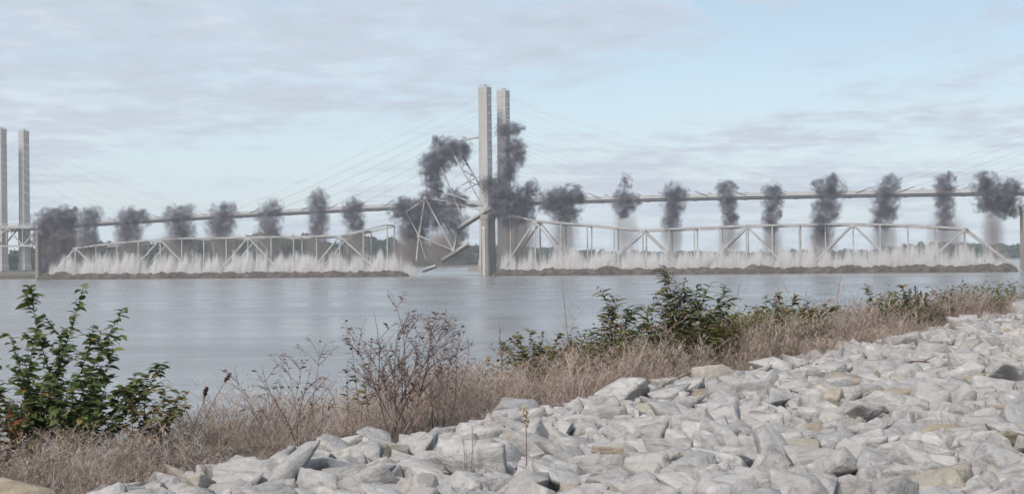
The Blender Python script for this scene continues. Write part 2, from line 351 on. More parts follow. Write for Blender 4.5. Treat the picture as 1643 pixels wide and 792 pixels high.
# ---- far land: the shore ahead, and the nearer bank below the leftmost tower
def land(name, pts, h, label):
    b = MB(); n = len(pts); top = [Vector((x, y, h)) for x, y in pts]
    cx = sum(p.x for p in top) / n; cyy = sum(p.y for p in top) / n
    rim = [Vector((x, y, -0.6)) + (Vector((x - cx, y - cyy, 0)).normalized() * 8) for x, y in pts]
    b.add(top + rim, [tuple(range(n))] + [(i, i + n, (i + 1) % n + n, (i + 1) % n) for i in range(n)])
    o = b.build(name, M['farland']); return tag(o, label, 'shore', kind='structure')
land('far_shore', [(-9000, 1400), (-150, 1330), (0, 1395), (160, 1640), (420, 1620), (700, 1500), (1500, 1400), (9000, 1200), (9000, 11900), (-9000, 11900)][::-1][::-1], 1.2, 'low wooded far shore across the river beyond the bridges')
land('west_bank', [(-206, 690), (-216, 668), (-300, 640), (-900, 600), (-900, 1300), (-330, 1300), (-262, 1010), (-228, 900), (-212, 760)], 1.6, 'brown grassy bank at the foot of the leftmost tower')

# ---- woods on the far shores: many small leaf clumps on each crown
def woods(name, spots, label, leaf=1.3, per=150):
    q = np.array([[-.5, 0, -.5], [.5, 0, -.35], [.45, .12, .5], [-.4, -.1, .45]]); mats = []
    V0, F0 = [], []
    bmx = bmesh.new(); bmesh.ops.create_icosphere(bmx, subdivisions=2, radius=1.0); iv = np.array([v.co[:] for v in bmx.verts]); fi = np.array([[v.index for v in f.verts] for f in bmx.faces]); bmx.free()
    cores = []
    for (x, y, z0, hgt, wid) in spots:
        nl = 5
        for k in range(nl):
            a = random.uniform(0, 6.28); rr = random.uniform(0.0, 0.5) * wid
            cz = z0 + hgt * random.uniform(0.3, 0.78); c = Vector((x + rr * math.cos(a), y + rr * math.sin(a) * 0.8, cz))
            rx = wid * random.uniform(0.34, 0.55); rz = hgt * random.uniform(0.16, 0.25)
            cores.append((c, rx * 0.82, rz * 0.82))
            for j in range(per // nl):
                d = Vector((random.gauss(0, 1), random.gauss(0, 1), random.gauss(0, 1))).normalized() * random.uniform(0.75, 1.12)
                pz = c + Vector((d.x * rx, d.y * rx, d.z * rz))
                s = leaf * random.uniform(0.6, 1.5)
                mm = (Matrix.Rotation(random.uniform(0, 6.28), 3, 'Z') @ Matrix.Rotation(random.uniform(-1.2, 1.2), 3, 'X')) * s
                mats.append([[*mm[i], pz[i]] for i in range(3)])
        cores.append((Vector((x, y, z0 + hgt * 0.22)), wid * 0.5, hgt * 0.25))
    V1, F1 = scatter(q, [[0, 1, 2, 3]], mats)
    V2, F2 = scatter(iv, fi, [[[r_ * random.uniform(.9, 1.1), 0, 0, c.x], [0, r_, 0, c.y], [0, 0, z_, c.z]] for c, r_, z_ in cores])
    F2 = np.concatenate([F2, F2[:, 2:3]], 1)
    me = bpy.data.meshes.new(name)
    faces = F1.tolist() + (F2[:, :3] + len(V1)).tolist()
    me.from_pydata(np.concatenate([V1, V2]).tolist(), [], faces); me.update()
    return tag(link(name, me, M['wood']), label, 'trees', kind='stuff')
def shore_spots(xs, ytop, D, step, z0=1.0, jit=0.25):
    """trees along the shore: tops follow the skyline (px, py) seen over the water, at distance D(px)"""
    sp = []; x = xs[0][0]
    while x < xs[-1][0]:
        d = np.interp(x, [a for a, _ in D], [b for _, b in D]); yt = np.interp(x, [a for a, _ in xs], [b for _, b in xs])
        for row in (0, 1):
            Yd = d + row * 14 + random.uniform(-4, 6); p_ = at(x + random.uniform(-4, 4), yt, Yd)
            hgt = max(6.0, (p_.z - z0) * random.uniform(1 - jit, 1.02)); sp.append((p_.x, Yd, z0, hgt, hgt * random.uniform(0.5, 0.75)))
        x += step * random.uniform(0.7, 1.3)
    return sp
woods('far_woods', shore_spots([(640, 385), (700, 386), (775, 390), (850, 393), (900, 397), (1180, 400), (1290, 398), (1400, 396), (1450, 388), (1500, 384), (1600, 385), (1660, 381), (1760, 380)], None,
      [(640, 1350), (740, 1385), (850, 1480), (900, 1690), (1350, 1680), (1500, 1620), (1800, 1520)], 10), 'hazy dark line of woods along the far shore', 1.5, 120)
woods('west_woods', shore_spots([(-60, 402), (20, 398), (60, 392), (110, 385), (200, 384), (300, 376), (400, 370), (440, 359), (475, 366), (500, 378), (540, 380), (575, 371), (620, 372), (650, 384)], None,
      [(-60, 1080), (60, 1090), (300, 1130), (480, 1160), (650, 1300)], 13), 'dark wood behind the left fallen span and the leftmost tower', 1.2, 190)

# ================================================================== CABLE-STAYED BRIDGE (stands behind)
ND, NN = Vector((0.855, -0.5185, 0)), Vector((0.5185, 0.855, 0)); NO = Vector((-14.5, 800, 0))
def nb(t, v, z): return NO + ND * t + NN * v + Vector((0, 0, z))
def deck_z(t): return 39.4 - 5.2 * (max(abs(t) - 15, 0) / 350.0) ** 1.6
def new_bridge():
    root = empty('cable_stayed_bridge', nb(0, 10, 0), 'standing cable-stayed bridge with pale twin-column towers behind the collapsing truss', 'bridge')
    # deck: slab with parapets over edge girders and floor beams
    ts = np.arange(-700, 560, 14.0)
    def strip(v0, v1, z0, z1):
        b = MB(); n = len(ts); vs = []
        for t in ts:
            z = deck_z(t); vs += [nb(t, v0, z + z0), nb(t, v1, z + z0), nb(t, v1, z + z1), nb(t, v0, z + z1)]
        fs = []
        for i in range(n - 1):
            a = i * 4; c = a + 4
            for j in range(4): fs.append((a + j, a + (j + 1) % 4, c + (j + 1) % 4, c + j))
        fs += [(3, 2, 1, 0), tuple((n - 1) * 4 + j for j in range(4))]
        return b.add(vs, fs)
    strip(1.2, 18.8, -0.5, 0.0).build('deck_slab', M['deck'], root)
    for v in (1.0, 18.6): strip(v, v + 0.45, 0.003, 1.05).build('parapet', M['deck'], root)
    for v in (1.5, 17.7): strip(v, v + 0.8, -1.9, -0.503).build('edge_girder', M['girder'], root)
    strip(0.9, 1.19, -0.85, 0.1).build('fascia', M['deck'], root)
    fb = MB(); fb.beam(nb(0, 2.32, 0), nb(0, 17.68, 0), 0.5, 1.5); fme = fb.mesh('floor_beam', nb(0, 10, 0))
    for t in np.arange(-480, 400, 14.0):
        o = link('floor_beam', fme, M['girder'], root); o.location = nb(t, 10, deck_z(t) - 1.4) - nb(0, 10, 0)
    ar = MB(); ar.beam(Vector((-.9, -.5, 0)), Vector((.9, -.5, 0)), 1.0, 1.1)
    for T, top in ((0.0, 104.5), (-413.0, 104.5), (413.0, 104.5)):
        for v, dz in ((0.0, 0.0), (20.0, 0.0)):
            leg = MB(); a, b_ = 5.9, 5.2
            def ring(z, k=1.0): return [nb(T + sx * a / 2 * k, v + sy * b_ / 2 * k, z) for sx, sy in ((-1, -1), (1, -1), (1, 1), (-1, 1))]
            lv = [(-1.0, 1.22), (6.0, 1.22), (6.5, 1.08), (36, 1.06), (36.4, 1.0), (top - 4, 0.96), (top - 3.6, 0.99), (top, 0.99)]
            vs = [p_ for z, k in lv for p_ in ring(z, k)]
            fs = [(i * 4 + j, i * 4 + (j + 1) % 4, i * 4 + 4 + (j + 1) % 4, i * 4 + 4 + j) for i in range(len(lv) - 1) for j in range(4)] + [tuple((len(lv) - 1) * 4 + j for j in range(4))]
            leg.add(vs, fs); lo = leg.build('tower_column', M['tower'], root)
            # railing, lamp and mast on top
            rl = MB()
            for sx in (-1, -.33, .33, 1):
                for sy in (-1, 1): rl.beam(nb(T + sx * 2.6, v + sy * 2.2, top - 0.01), nb(T + sx * 2.6, v + sy * 2.2, top + 1.2), 0.14, 0.14)
            for sy in (-1, 1): rl.beam(nb(T - 2.6, v + sy * 2.2, top + 1.2), nb(T + 2.6, v + sy * 2.2, top + 1.2), 0.12, 0.12)
            rl.build('railing', M['girder'], root)
            mk = MB(); mk.tube([nb(T + .6, v, top), nb(T + .6, v, top + 1.6)], [0.35, 0.28], 8); mk.build('beacon', M['girder'], root)
            for side in (-1, 1):
                if T == 413.0 and side == 1: continue
                for k in range(9):
                    za = top - 5.0 - k * 5.0; te = T + side * (199 - k * 21.0)
                    A = nb(T + side * 2.95, v, za); E = nb(te, 0.8 if v == 0 else 19.2, deck_z(te) - 0.2)
                    mid_ = (A + E) / 2 - Vector((0, 0, (A - E).length * 0.006))
                    c = MB(); c.tube([A, (A + mid_) / 2 - Vector((0, 0, (A - E).length * 0.003)), mid_, (E + mid_) / 2 - Vector((0, 0, (A - E).length * 0.003)), E], 0.085, 5); co = c.build('stay_cable', M['cable'], root, True)
                    an = MB(); an.beam(A - ND * side * 0.05, A + ND * side * 0.55, 1.6, 1.0); an.build('cable_anchor', M['tower'], co)
                    pd = MB(); dn = (A - E).normalized(); pd.tube([E + dn * 0.1, E + dn * 8.0], 0.2, 6); pd.build('guide_pipe', M['girder'], co)
        # pile cap at the foot of the tower
        pc = MB(); pc.beam(nb(T - 8, 10, 1.2), nb(T + 8, 10, 1.2), 34, 3.2); pc.build('pile_cap', M['pier'], root)
    return root
new_bridge()

# ================================================================== OLD TRUSS BRIDGE (being blown down)
OD, ON = Vector((0.9659, -0.2588, 0)), Vector((0.2588, 0.9659, 0)); OO = Vector((-11, 580, 0))
def ob(u, v, z): return OO + OD * u + ON * v + Vector((0, 0, z))
def op(px, py, v=0.0): return on_plane(px, py, OO, ON, v)
def member(parent, name, p, q, w=0.7, h=0.7, mat='steel'):
    b = MB(); b.ibeam(p, q, w, h, Vector((0, 0, 1)) if abs((q - p).normalized().z) < 0.9 else OD); return b.build(name, M[mat], parent)
def down_to(p, q, z):
    d = q - p
    return p + d * ((z - p.z) / d.z)
def fallen_span(name, label, poly, xs, diag, end_posts, extra=()):
    px = [a for a, _ in poly]; pyv = [b for _, b in poly]
    nodes = [(x, float(np.interp(x, px, pyv))) for x in xs]
    root = empty(name, op(xs[len(xs) // 2], 440), label, 'bridge span', 'spans of the old truss bridge')
    for v in (0.0, 9.0):
        sh = ON * v
        pts = [op(x, y) + sh + Vector((0, 0, -0.35 * v * 0.15)) for x, y in nodes]
        ch = MB()
        for a, b in zip(pts[:-1], pts[1:]):
            d = (b - a).normalized() * 0.05; ch.ibeam(a - d, b + d, 0.65, 0.75)
        ch.build('top_chord', M['steel'], root)
        for i, (a, (x, y)) in enumerate(zip(pts, nodes)):
            foot = Vector((a.x, a.y, -1.2)) + OD * random.uniform(-0.25, 0.25)
            member(root, 'vertical_post', a - Vector((0, 0, 0.3)), foot, 0.42 if x not in diag else 0.55, 0.5)
        for x in diag:
            i = min(range(len(nodes)), key=lambda k: abs(nodes[k][0] - x)); a = pts[i]
            g = MB(); g.beam(a + OD * -1.1 - Vector((0, 0, .45)), a + OD * 1.1 - Vector((0, 0, .45)), 0.85, 1.5); g.build('gusset_plate', M['steel'], root)
            for (tx, ty) in diag[x]:
                q = down_to(op(*nodes[i]), op(tx, ty), -1.2) + sh
                member(root, 'diagonal_brace', a, q, 0.58, 0.62)
        for (x, y), (tx, ty) in end_posts:
            member(root, 'end_post', op(x, y) + sh, down_to(op(x, y), op(tx, ty), -1.0) + sh, 0.85, 0.9)
        # bottom chord, awash under the spray
        bc = MB(); bc.ibeam(ob((pts[0] - OO).dot(OD), v, -0.9), ob((pts[-1] - OO).dot(OD), v, -0.9), 0.7, 0.9); bc.build('bottom_chord', M['steel'], root)
    for i, (x, y) in enumerate(nodes):
        a = op(x, y) + Vector((0, 0, -0.2))
        s = MB(); s.beam(a + ON * 0.4, a + ON * 8.6, 0.4, 0.5); s.build('cross_strut', M['steel'], root)
        if i % 2 == 0 and i + 1 < len(nodes):
            b2 = op(*nodes[i + 1]) + ON * 8.6 + Vector((0, 0, -0.2)); s = MB(); s.beam(a + ON * 0.4, b2, 0.28, 0.28); s.build('lateral_brace', M['steel'], root)
    return root
fallen_span('fallen_truss_span', 'fallen pale steel truss span lying in spray between the left and middle piers',
    [(121, 398), (154, 393.5), (207, 388), (258, 384), (292, 382.3), (363, 381.5), (400, 380.5), (470, 379.5), (545, 378), (582, 370), (631, 358)],
    [121, 154, 188, 222, 257, 292, 327, 363, 398, 435, 471, 508, 545, 583, 621],
    {121: [(142, 418)], 257: [(228, 416), (286, 414)], 398: [(368, 416), (427, 411)], 545: [(513, 418), (591, 420)]}, [((121, 398), (104, 418))])
fallen_span('fallen_truss_span', 'fallen pale steel truss span lying in spray between the middle and right piers',
    [(817, 345), (858, 354), (942, 361), (1031, 369), (1100, 366), (1200, 362), (1290, 360), (1368, 359), (1460, 361), (1549, 367)],
    [819, 858, 900, 942, 985, 1031, 1073, 1114, 1155, 1197, 1239, 1282, 1324, 1368, 1412, 1457, 1503, 1549],
    {858: [(820, 412), (908, 417)], 1031: [(983, 412), (1066, 404)], 1197: [(1153, 406), (1241, 407)], 1368: [(1322, 405), (1412, 402)], 1549: [(1503, 406)]}, [((1549, 367), (1608, 412))])

# ---- span still standing beyond the left pier
def approach():
    root = empty('approach_truss_span', ob(-240, 4, 24), 'short grey truss span still standing beyond the left pier', 'bridge span', 'spans of the old truss bridge')
    u0, u1, n = -209.5, -275.0, 9
    us_ = np.linspace(u0, u1, n)
    zt = lambda u: op(30, 366).z + 0.3; zb = lambda u: op(30, 394).z
    for v in (0.0, 9.0):
        for z, nm in ((zt(0), 'top_chord'), (zb(0), 'bottom_chord')):
            b = MB(); b.ibeam(ob(u0, v, z), ob(u1, v, z), 0.7, 0.8); b.build(nm, M['steel'], root)
        for i in range(n - 1):
            a, c = (zt(0), zb(0)) if i % 2 == 0 else (zb(0), zt(0))
            member(root, 'diagonal_brace', ob(us_[i], v, a), ob(us_[i + 1], v, c), 0.5, 0.5)
        for i in range(1, n): member(root, 'vertical_post', ob(us_[i], v, zt(0) - .4), ob(us_[i], v, zb(0) + .4), 0.4, 0.4)
    d = MB(); d.beam(ob(u0, 4.5, zt(0) + 0.75), ob(u1, 4.5, zt(0) + 0.75), 9.6, 0.5); d.build('deck_slab', M['roadway'], root)
    for v in (-0.1, 9.1):
        r_ = MB(); r_.beam(ob(u0, v, zt(0) + 1.9), ob(u1, v, zt(0) + 1.9), 0.15, 0.15)
        for u in np.linspace(u0, u1, 26): r_.beam(ob(u, v, zt(0) + 0.98), ob(u, v, zt(0) + 1.85), 0.12, 0.12)
        r_.build('railing', M['steel'], root)
approach()

# ---- piers of the old bridge
def pier(u, ztop, wid, label, gauge):
    root = empty('bridge_pier', ob(u, 4.5, 0), label, 'bridge pier', 'piers of the old truss bridge')
    for v in (-0.5, 9.5):
        b = MB(); n = 16; vs = []
        lv = [(-1.5, 1.0), (ztop - 2.2, 0.86), (ztop - 2.0, 1.0), (ztop, 1.0)]
        for z, k in lv: vs += [ob(u + math.cos(2 * math.pi * j / n) * wid / 2 * k, v + math.sin(2 * math.pi * j / n) * wid / 2 * k, z) for j in range(n)]
        fs = [(i * n + j, i * n + (j + 1) % n, (i + 1) * n + (j + 1) % n, (i + 1) * n + j) for i in range(len(lv) - 1) for j in range(n)] + [tuple((len(lv) - 1) * n + j for j in range(n))]
        b.add(vs, fs); b.build('shaft', M['pier'], root)
        be = MB(); be.beam(ob(u - 0.5, v, ztop + 0.35), ob(u + 0.5, v, ztop + 0.35), 1.0, 0.69); be.build('bearing', M['dark'], root)
    wb = MB(); wb.beam(ob(u, 4.5, -1.5), ob(u, 4.5, ztop - 2.6), wid * 0.55, 8.6, ON); wb.build('web_wall', M['pier'], root)
    if gauge:
        v = -0.5 - wid / 2 - 0.12
        g = MB(); g.beam(ob(u + 0.05, v, 0.2), ob(u + 0.05, v, ztop - 5.0), 0.95, 0.16, ON); go = g.build('gauge_board', M['white'], root)
        tk = MB(); tk.beam(ob(u - .25, v - 0.1, 0), ob(u + .3, v - 0.1, 0), 0.05, 0.34); tme = tk.mesh('gauge_mark', ob(u, v, 0))
        z = 0.9
        while z < ztop - 5.4:
            o = link('gauge_mark', tme, M['mark'], go); o.location = ob(u, v, z) - root.location; z += 0.95
zc_p = op(778, 344).z
pier(0.0, zc_p, 3.7, 'tall brown concrete pier with white gauge board beside the middle tower', True)
pier(-210.0, op(60, 369).z, 1.9, 'thin concrete pier at the left end of the left fallen span', False)
pier(210.5, op(1640, 330).z, 3.4, 'concrete pier with pale gauge strip at the right end of the right fallen span', True)

# ---- the span over the middle pier, caught folding up
def wreck():
    root = empty('twisted_truss_wreck', op(720, 420), 'twisted steel truss wreck folding down beside the middle pier', 'bridge wreck')
    def mem(name, a, b, v1=2.0, v2=None, w=0.8, mat='steel'):
        member(root, name, op(*a, v1), op(*b, v1 if v2 is None else v2), w, w, mat)
    A, B, C, D, E = (682, 317), (672, 378), (727, 401), (775, 338), (652, 340)
    for (n_, a, b, v1, v2, w_) in [
        ('chord_piece', A, B, 0, 0, .85), ('diagonal_brace', E, B, 0, 0, .7), ('diagonal_brace', E, (683, 318), 0, 0, .65), ('chord_piece', B, C, 0, 1, .8),
        ('chord_piece', A, C, 0, 1, .85), ('diagonal_brace', B, (668, 418), 0, -1, .8), ('diagonal_brace', B, (683, 415), 0, 2, .6),
        ('chord_piece', (694, 322), (738, 400), 9, 9, .7), ('chord_piece', (683, 297), (709, 308), 6, 7, 1.0), ('chord_piece', A, (718, 323), 0, 2, .9),
        ('chord_piece', (716, 309), (775, 331), 2, 3, .95), ('chord_piece', (718, 323), D, 3, 3, .8), ('diagonal_brace', (694, 266), (708, 294), 3, 4, .75), ('chord_piece', (708, 268), (745, 357), 2, 3, .8),
        ('chord_piece', (729, 250), (773, 328), 0, 0, .85), ('chord_piece', (742, 250), (774, 305), 8, 6, .85), ('lateral_brace', (741, 297), (772, 282), 0, 7, .5), ('lateral_brace', (746, 305), (773, 291), 0, 7, .5),
        ('lateral_brace', (733, 258), (752, 266), 0, 8, .4), ('lateral_brace', (745, 262), (741, 272), 8, 0, .4), ('lateral_brace', (741, 272), (762, 284), 0, 7, .4), ('lateral_brace', (757, 276), (752, 291), 8, 0, .4), ('lateral_brace', (752, 291), (770, 298), 0, 6, .4),
        ('diagonal_brace', (728, 400), (733, 374), 1, 3, .7), ('lateral_brace', (744, 403), (766, 408), 5, 6, .35), ('lateral_brace', (655, 330), (684, 345), 9, 9, .5), ('diagonal_brace', (684, 300), (690, 345), 8, 9, .5)]:
        mem(n_, a, b, v1, v2, w_ * 0.7)
    for (a, b, v, wd) in [((735, 365), (789, 332), 0.0, 3.6), ((710, 416), (752, 390), 0.0, 3.0)]:
        d = MB(); p_, q_ = op(*a, v + wd / 2), op(*b, v + wd / 2); d.beam(p_, q_, wd, 0.8, Vector((0, -0.35, 1))); d.build('deck_slab', M['roadway'], root)
        for k in (0.08, 0.5, 0.92):
            g = MB(); o_ = ON * ((k - .5) * wd) + Vector((0, 0, -0.95)); g.beam(p_ + o_, q_ + o_, 0.4, 0.7); g.build('stringer', M['dark'], root)
    for nd_ in (A, B, C, D):
        p_ = op(*nd_, 0.5); g = MB(); g.beam(p_ - OD * 0.7, p_ + OD * 0.7, 0.8, 1.3); g.build('gusset_plate', M['steel'], root)
    top = MB(); top.ibeam(op(736, 226.5, 2), op(768, 220.5, 4), 0.8, 0.8); top.build('chord_piece', M['steel'], root)
wreck()
def debris(name, a, b, v, wd, label, th=0.7):
    root = empty(name, op((a[0] + b[0]) / 2, max(a[1], b[1]), v), label, 'debris', 'flying pieces of the old bridge')
    d = MB(); p_, q_ = op(*a, v), op(*b, v); d.beam(p_, q_, wd * .6, th, Vector((0, -0.3, 1))); d.build('slab', M['roadway'], root)
    for k in (-.35, .35):
        g = MB(); g.beam(p_ + ON * k * wd - Vector((0, 0, th * .95)), q_ + ON * k * wd - Vector((0, 0, th * .95)), 0.35, 0.6); g.build('stringer', M['dark'], root)
debris('broken_deck_slab', (679, 433), (699, 426), -1.0, 4.0, 'broken deck slab tipping into the river left of the middle pier')
def end_frame():
    root = empty('broken_end_frame', op(1626, 345, 2), 'pale broken end frame hanging in smoke by the right pier', 'debris', 'flying pieces of the old bridge')
    for n_, a, b, w_ in (('leg', (1616, 345), (1627, 322), .9), ('leg', (1627, 322), (1634, 340), .9), ('brace', (1622, 335), (1631, 333), .5), ('chord_piece', (1624, 322), (1640, 318), .9)):
        member(root, n_, op(*a, 2), op(*b, 2), w_, w_)
end_frame()

# ---- wall of brown water and mud thrown up along each fallen span
def mud_wall(u0, u1, v0, label, seed):
    n = int((u1 - u0) / 0.55); m_ = 15; V = []
    for i in range(n + 1):
        u = u0 + (u1 - u0) * i / n
        env = min(1, (u - u0) / 4.0, (u1 - u) / 4.0); env = max(env, 0.0)
        for j in range(m_):
            t = j / (m_ - 1); a = t * math.pi
            ln = abs(mnoise.noise(Vector((u * 0.085, seed, 0)))) * 1.5 + 0.5 * mnoise.noise(Vector((u * 0.3, seed, 4)))
            hgt = (2.35 + 1.5 * ln) * env ** 0.5
            q = Vector((u * 0.55, math.cos(a) * 2.0, math.sin(a) * 2.0 + seed))
            d = 0.75 * mnoise.fractal(q, 0.8, 2.1, 5)
            V.append(ob(u, v0 - math.cos(a) * (2.0 + d) + 0.4 * mnoise.noise(Vector((u * .15, seed, 9))), math.sin(a) ** 0.7 * (hgt + d * 0.9) - 0.3))
    idx = np.arange((n + 1) * m_).reshape(n + 1, m_)
    Fq = np.stack([idx[:-1, :-1], idx[1:, :-1], idx[1:, 1:], idx[:-1, 1:]], -1).reshape(-1, 4)
    me = np_mesh('churned_mud', np.array([v[:] for v in V]), Fq); me.polygons.foreach_set('use_smooth', [True] * len(me.polygons))
    return tag(link('churned_mud', me, M['mud']), label, 'mud wave', kind='stuff')
def u_of(px, py=440): return (op(px, py) - OO).dot(OD)
mud_wall(u_of(74), u_of(664), -6.0, 'low brown ridge of churned water along the left fallen span', 1.0)
mud_wall(u_of(797), u_of(1632), -6.0, 'low brown ridge of churned water along the right fallen span', 5.0)

# ---- white spray curtain over each ridge
def spray_material(name, H, seed, half):
    mt = bpy.data.materials.new(name); mt.use_nodes = True; nt = mt.node_tree; nt.nodes.clear(); L = nt.links.new
    out = nt.nodes.new('ShaderNodeOutputMaterial'); tc = nt.nodes.new('ShaderNodeTexCoord'); P = tc.outputs['Object']
    def nz(scale, st, det, dist=0.0, o=0):
        mp = nt.nodes.new('ShaderNodeMapping'); mp.inputs['Scale'].default_value = st; mp.inputs['Location'].default_value = (seed + o, seed * 2, o); L(P, mp.inputs[0])
        t = nt.nodes.new('ShaderNodeTexNoise'); t.inputs['Scale'].default_value = scale; t.inputs['Detail'].default_value = det; t.inputs['Roughness'].default_value = 0.6; t.inputs['Distortion'].default_value = dist
        L(mp.outputs[0], t.inputs['Vector']); return t.outputs[0]
    sep = nt.nodes.new('ShaderNodeSeparateXYZ'); L(P, sep.inputs[0])
    s1 = nz(0.8, (1, 1, 0.10), 5, 0.3); s2 = nz(0.2, (1, 0.6, 0.2), 3, 0, 3.0); s3 = nz(1.5, (1, 1, 0.35), 3, 0.5, 7.0)
    v = mth(nt, 'ADD', mth(nt, 'MULTIPLY', s1, 1.5), mth(nt, 'MULTIPLY', s2, 1.7)); v = mth(nt, 'ADD', v, mth(nt, 'MULTIPLY', s3, 0.5))
    v = mth(nt, 'SUBTRACT', v, mth(nt, 'MULTIPLY_ADD', sep.outputs[2], 1.0 / H, 1.2))
    ax = mth(nt, 'ABSOLUTE', sep.outputs[0]); v = mth(nt, 'SUBTRACT', v, mth(nt, 'MULTIPLY', mth(nt, 'MAXIMUM', mth(nt, 'SUBTRACT', ax, half - 9.0), 0.0), 0.07))
    av = mth(nt, 'ABSOLUTE', sep.outputs[1]); v = mth(nt, 'SUBTRACT', v, mth(nt, 'MULTIPLY', mth(nt, 'POWER', mth(nt, 'DIVIDE', av, 5.5), 3.0), 0.5))
    mr = nt.nodes.new('ShaderNodeMapRange'); mr.interpolation_type = 'SMOOTHSTEP'; L(v, mr.inputs[0]); mr.inputs[1].default_value = 0.0; mr.inputs[2].default_value = 0.55; mr.inputs[4].default_value = 0.85
    pv = nt.nodes.new('ShaderNodeVolumePrincipled'); pv.inputs['Color'].default_value = (0.985, 0.965, 0.95, 1); L(mr.outputs[0], pv.inputs['Density']); L(pv.outputs[0], out.inputs['Volume'])
    clear_air(nt, out); mt.cycles.volume_step_rate = 0.06; return mt
def spray(u0, u1, v0, H, label, seed):
    """one closed ragged-topped body per span, local x along the bridge"""
    c = ob((u0 + u1) / 2, v0, 0.0); n = int((u1 - u0) / 1.2); prof = [(-5.5, 0.02), (-5.2, 0.45), (-3.0, 0.85), (0, 1.0), (3.0, 0.85), (5.2, 0.45), (5.5, 0.02)]; V = []; k = len(prof)
    for i in range(n + 1):
        x = (u1 - u0) * (i / n - 0.5); env = max(0.12, min(1, (i * 1.2) / 8 + .1, ((n - i) * 1.2) / 8 + .1))
        hh = H * env * (0.86 + 0.16 * mnoise.noise(Vector((x * 0.3, seed, 0))))
        V += [(x, y, max(0.02, hh * z)) for y, z in prof]
    F = []
    for i in range(n):
        for j in range(k): a = i * k; b = a + k; F.append((a + j, a + (j + 1) % k, b + (j + 1) % k, b + j))
    F += [tuple(reversed(range(k))), tuple(n * k + j for j in range(k))]
    me = bpy.data.meshes.new('spray_mist'); me.from_pydata(V, [], F); me.update()
    b = bmesh.new(); b.from_mesh(me); bmesh.ops.recalc_face_normals(b, faces=b.faces); b.to_mesh(me); b.free()
    o = link('spray_mist', me, spray_material('spray', H, seed, (u1 - u0) / 2)); o.location = c; o.rotation_euler = (0, 0, math.atan2(OD.y, OD.x))
    return tag(o, label, 'water spray', kind='stuff')
spray(u_of(66), u_of(672), 1.2, 15.0, 'jagged white water spray thrown up along the left fallen span', 2.0)
spray(u_of(787), u_of(1634), 1.2, 15.0, 'jagged white water spray thrown up along the right fallen span', 11.0)

# ---- blasts: dark smoke balls with dust falling from them
def hull(lobes, k):
    bm = bmesh.new()
    for c, r in lobes:
        bmesh.ops.create_icosphere(bm, subdivisions=2, radius=1.0, matrix=Matrix.Translation(c) @ Matrix.Diagonal((r[0] * k, r[1] * k, r[2] * k, 1)))
    me = bpy.data.meshes.new('tmp'); bm.to_mesh(me); bm.free()
    o = bpy.data.objects.new('tmp', me); COL.objects.link(o); md = o.modifiers.new('r', 'REMESH'); md.mode = 'VOXEL'; md.voxel_size = max(0.5, min(r[0] for _, r in lobes) / 5)
    dg = bpy.context.evaluated_depsgraph_get(); dg.update(); out = bpy.data.meshes.new_from_object(o.evaluated_get(dg)); bpy.data.objects.remove(o); bpy.data.meshes.remove(me); return out
SMOKE = (0.20, 0.19, 0.22); DUSTC = (0.50, 0.445, 0.42)
def plume(pl, label, gain=1.0, curtain=None, v=4.0, color=SMOKE, scale=0.2, dust=0.045, seed=0):
    """pl: lobes (px, py, rx, ry) as seen on the bridge line; curtain: (px0, px1, ytop, ybot)"""
    cx = sum(l[0] for l in pl) / len(pl); cyy = sum(l[1] for l in pl) / len(pl); c = op(cx, cyy, v)
    root = empty('smoke_plume', c, label, 'smoke', 'blast smoke along the old bridge')
    mpp = (c - CAM).length / FPX; lobes = []
    for i, (px, py, rx, ry) in enumerate(pl):
        p_ = op(px, py, v + random.uniform(-1.5, 1.5)) - c
        rx *= mpp * 1.4; ry *= mpp * 1.4; lobes.append((p_, (rx, min((rx + ry) / 2, 7.0), ry)))
    me = hull(lobes, 1.18); mt = puff_material('blast_smoke', lobes, scale, gain, color, seed); mt.cycles.volume_step_rate = 0.5
    link('smoke_cloud', me, mt, root)
    if curtain:
        x0, x1, yt, yb = curtain; a = op((x0 + x1) / 2, yt, v); b = op((x0 + x1) / 2, yb, v); mid_ = (a + b) / 2; hw = (x1 - x0) / 2 * mpp
        lb = [((mid_ - c), (hw * 1.35, min(hw * 1.3, 6), (a.z - b.z) / 2 * 1.5)), (Vector(mid_ - c) + OD * hw * random.uniform(-.6, .6) + Vector((0, 0, (a.z - b.z) * .12)), (hw * .7, 3.5, (a.z - b.z) / 2 * 1.3))]
        h2 = hull(lb, 1.0); m2 = puff_material('falling_dust', lb, 0.35, dust * 7.0, DUSTC, seed + 0.37, erode=0.75, soft=1.1, bias=0.02, streak=0.10, warp=4.0); m2.cycles.volume_step_rate = 0.8
        link('falling_dust', h2, m2, root)
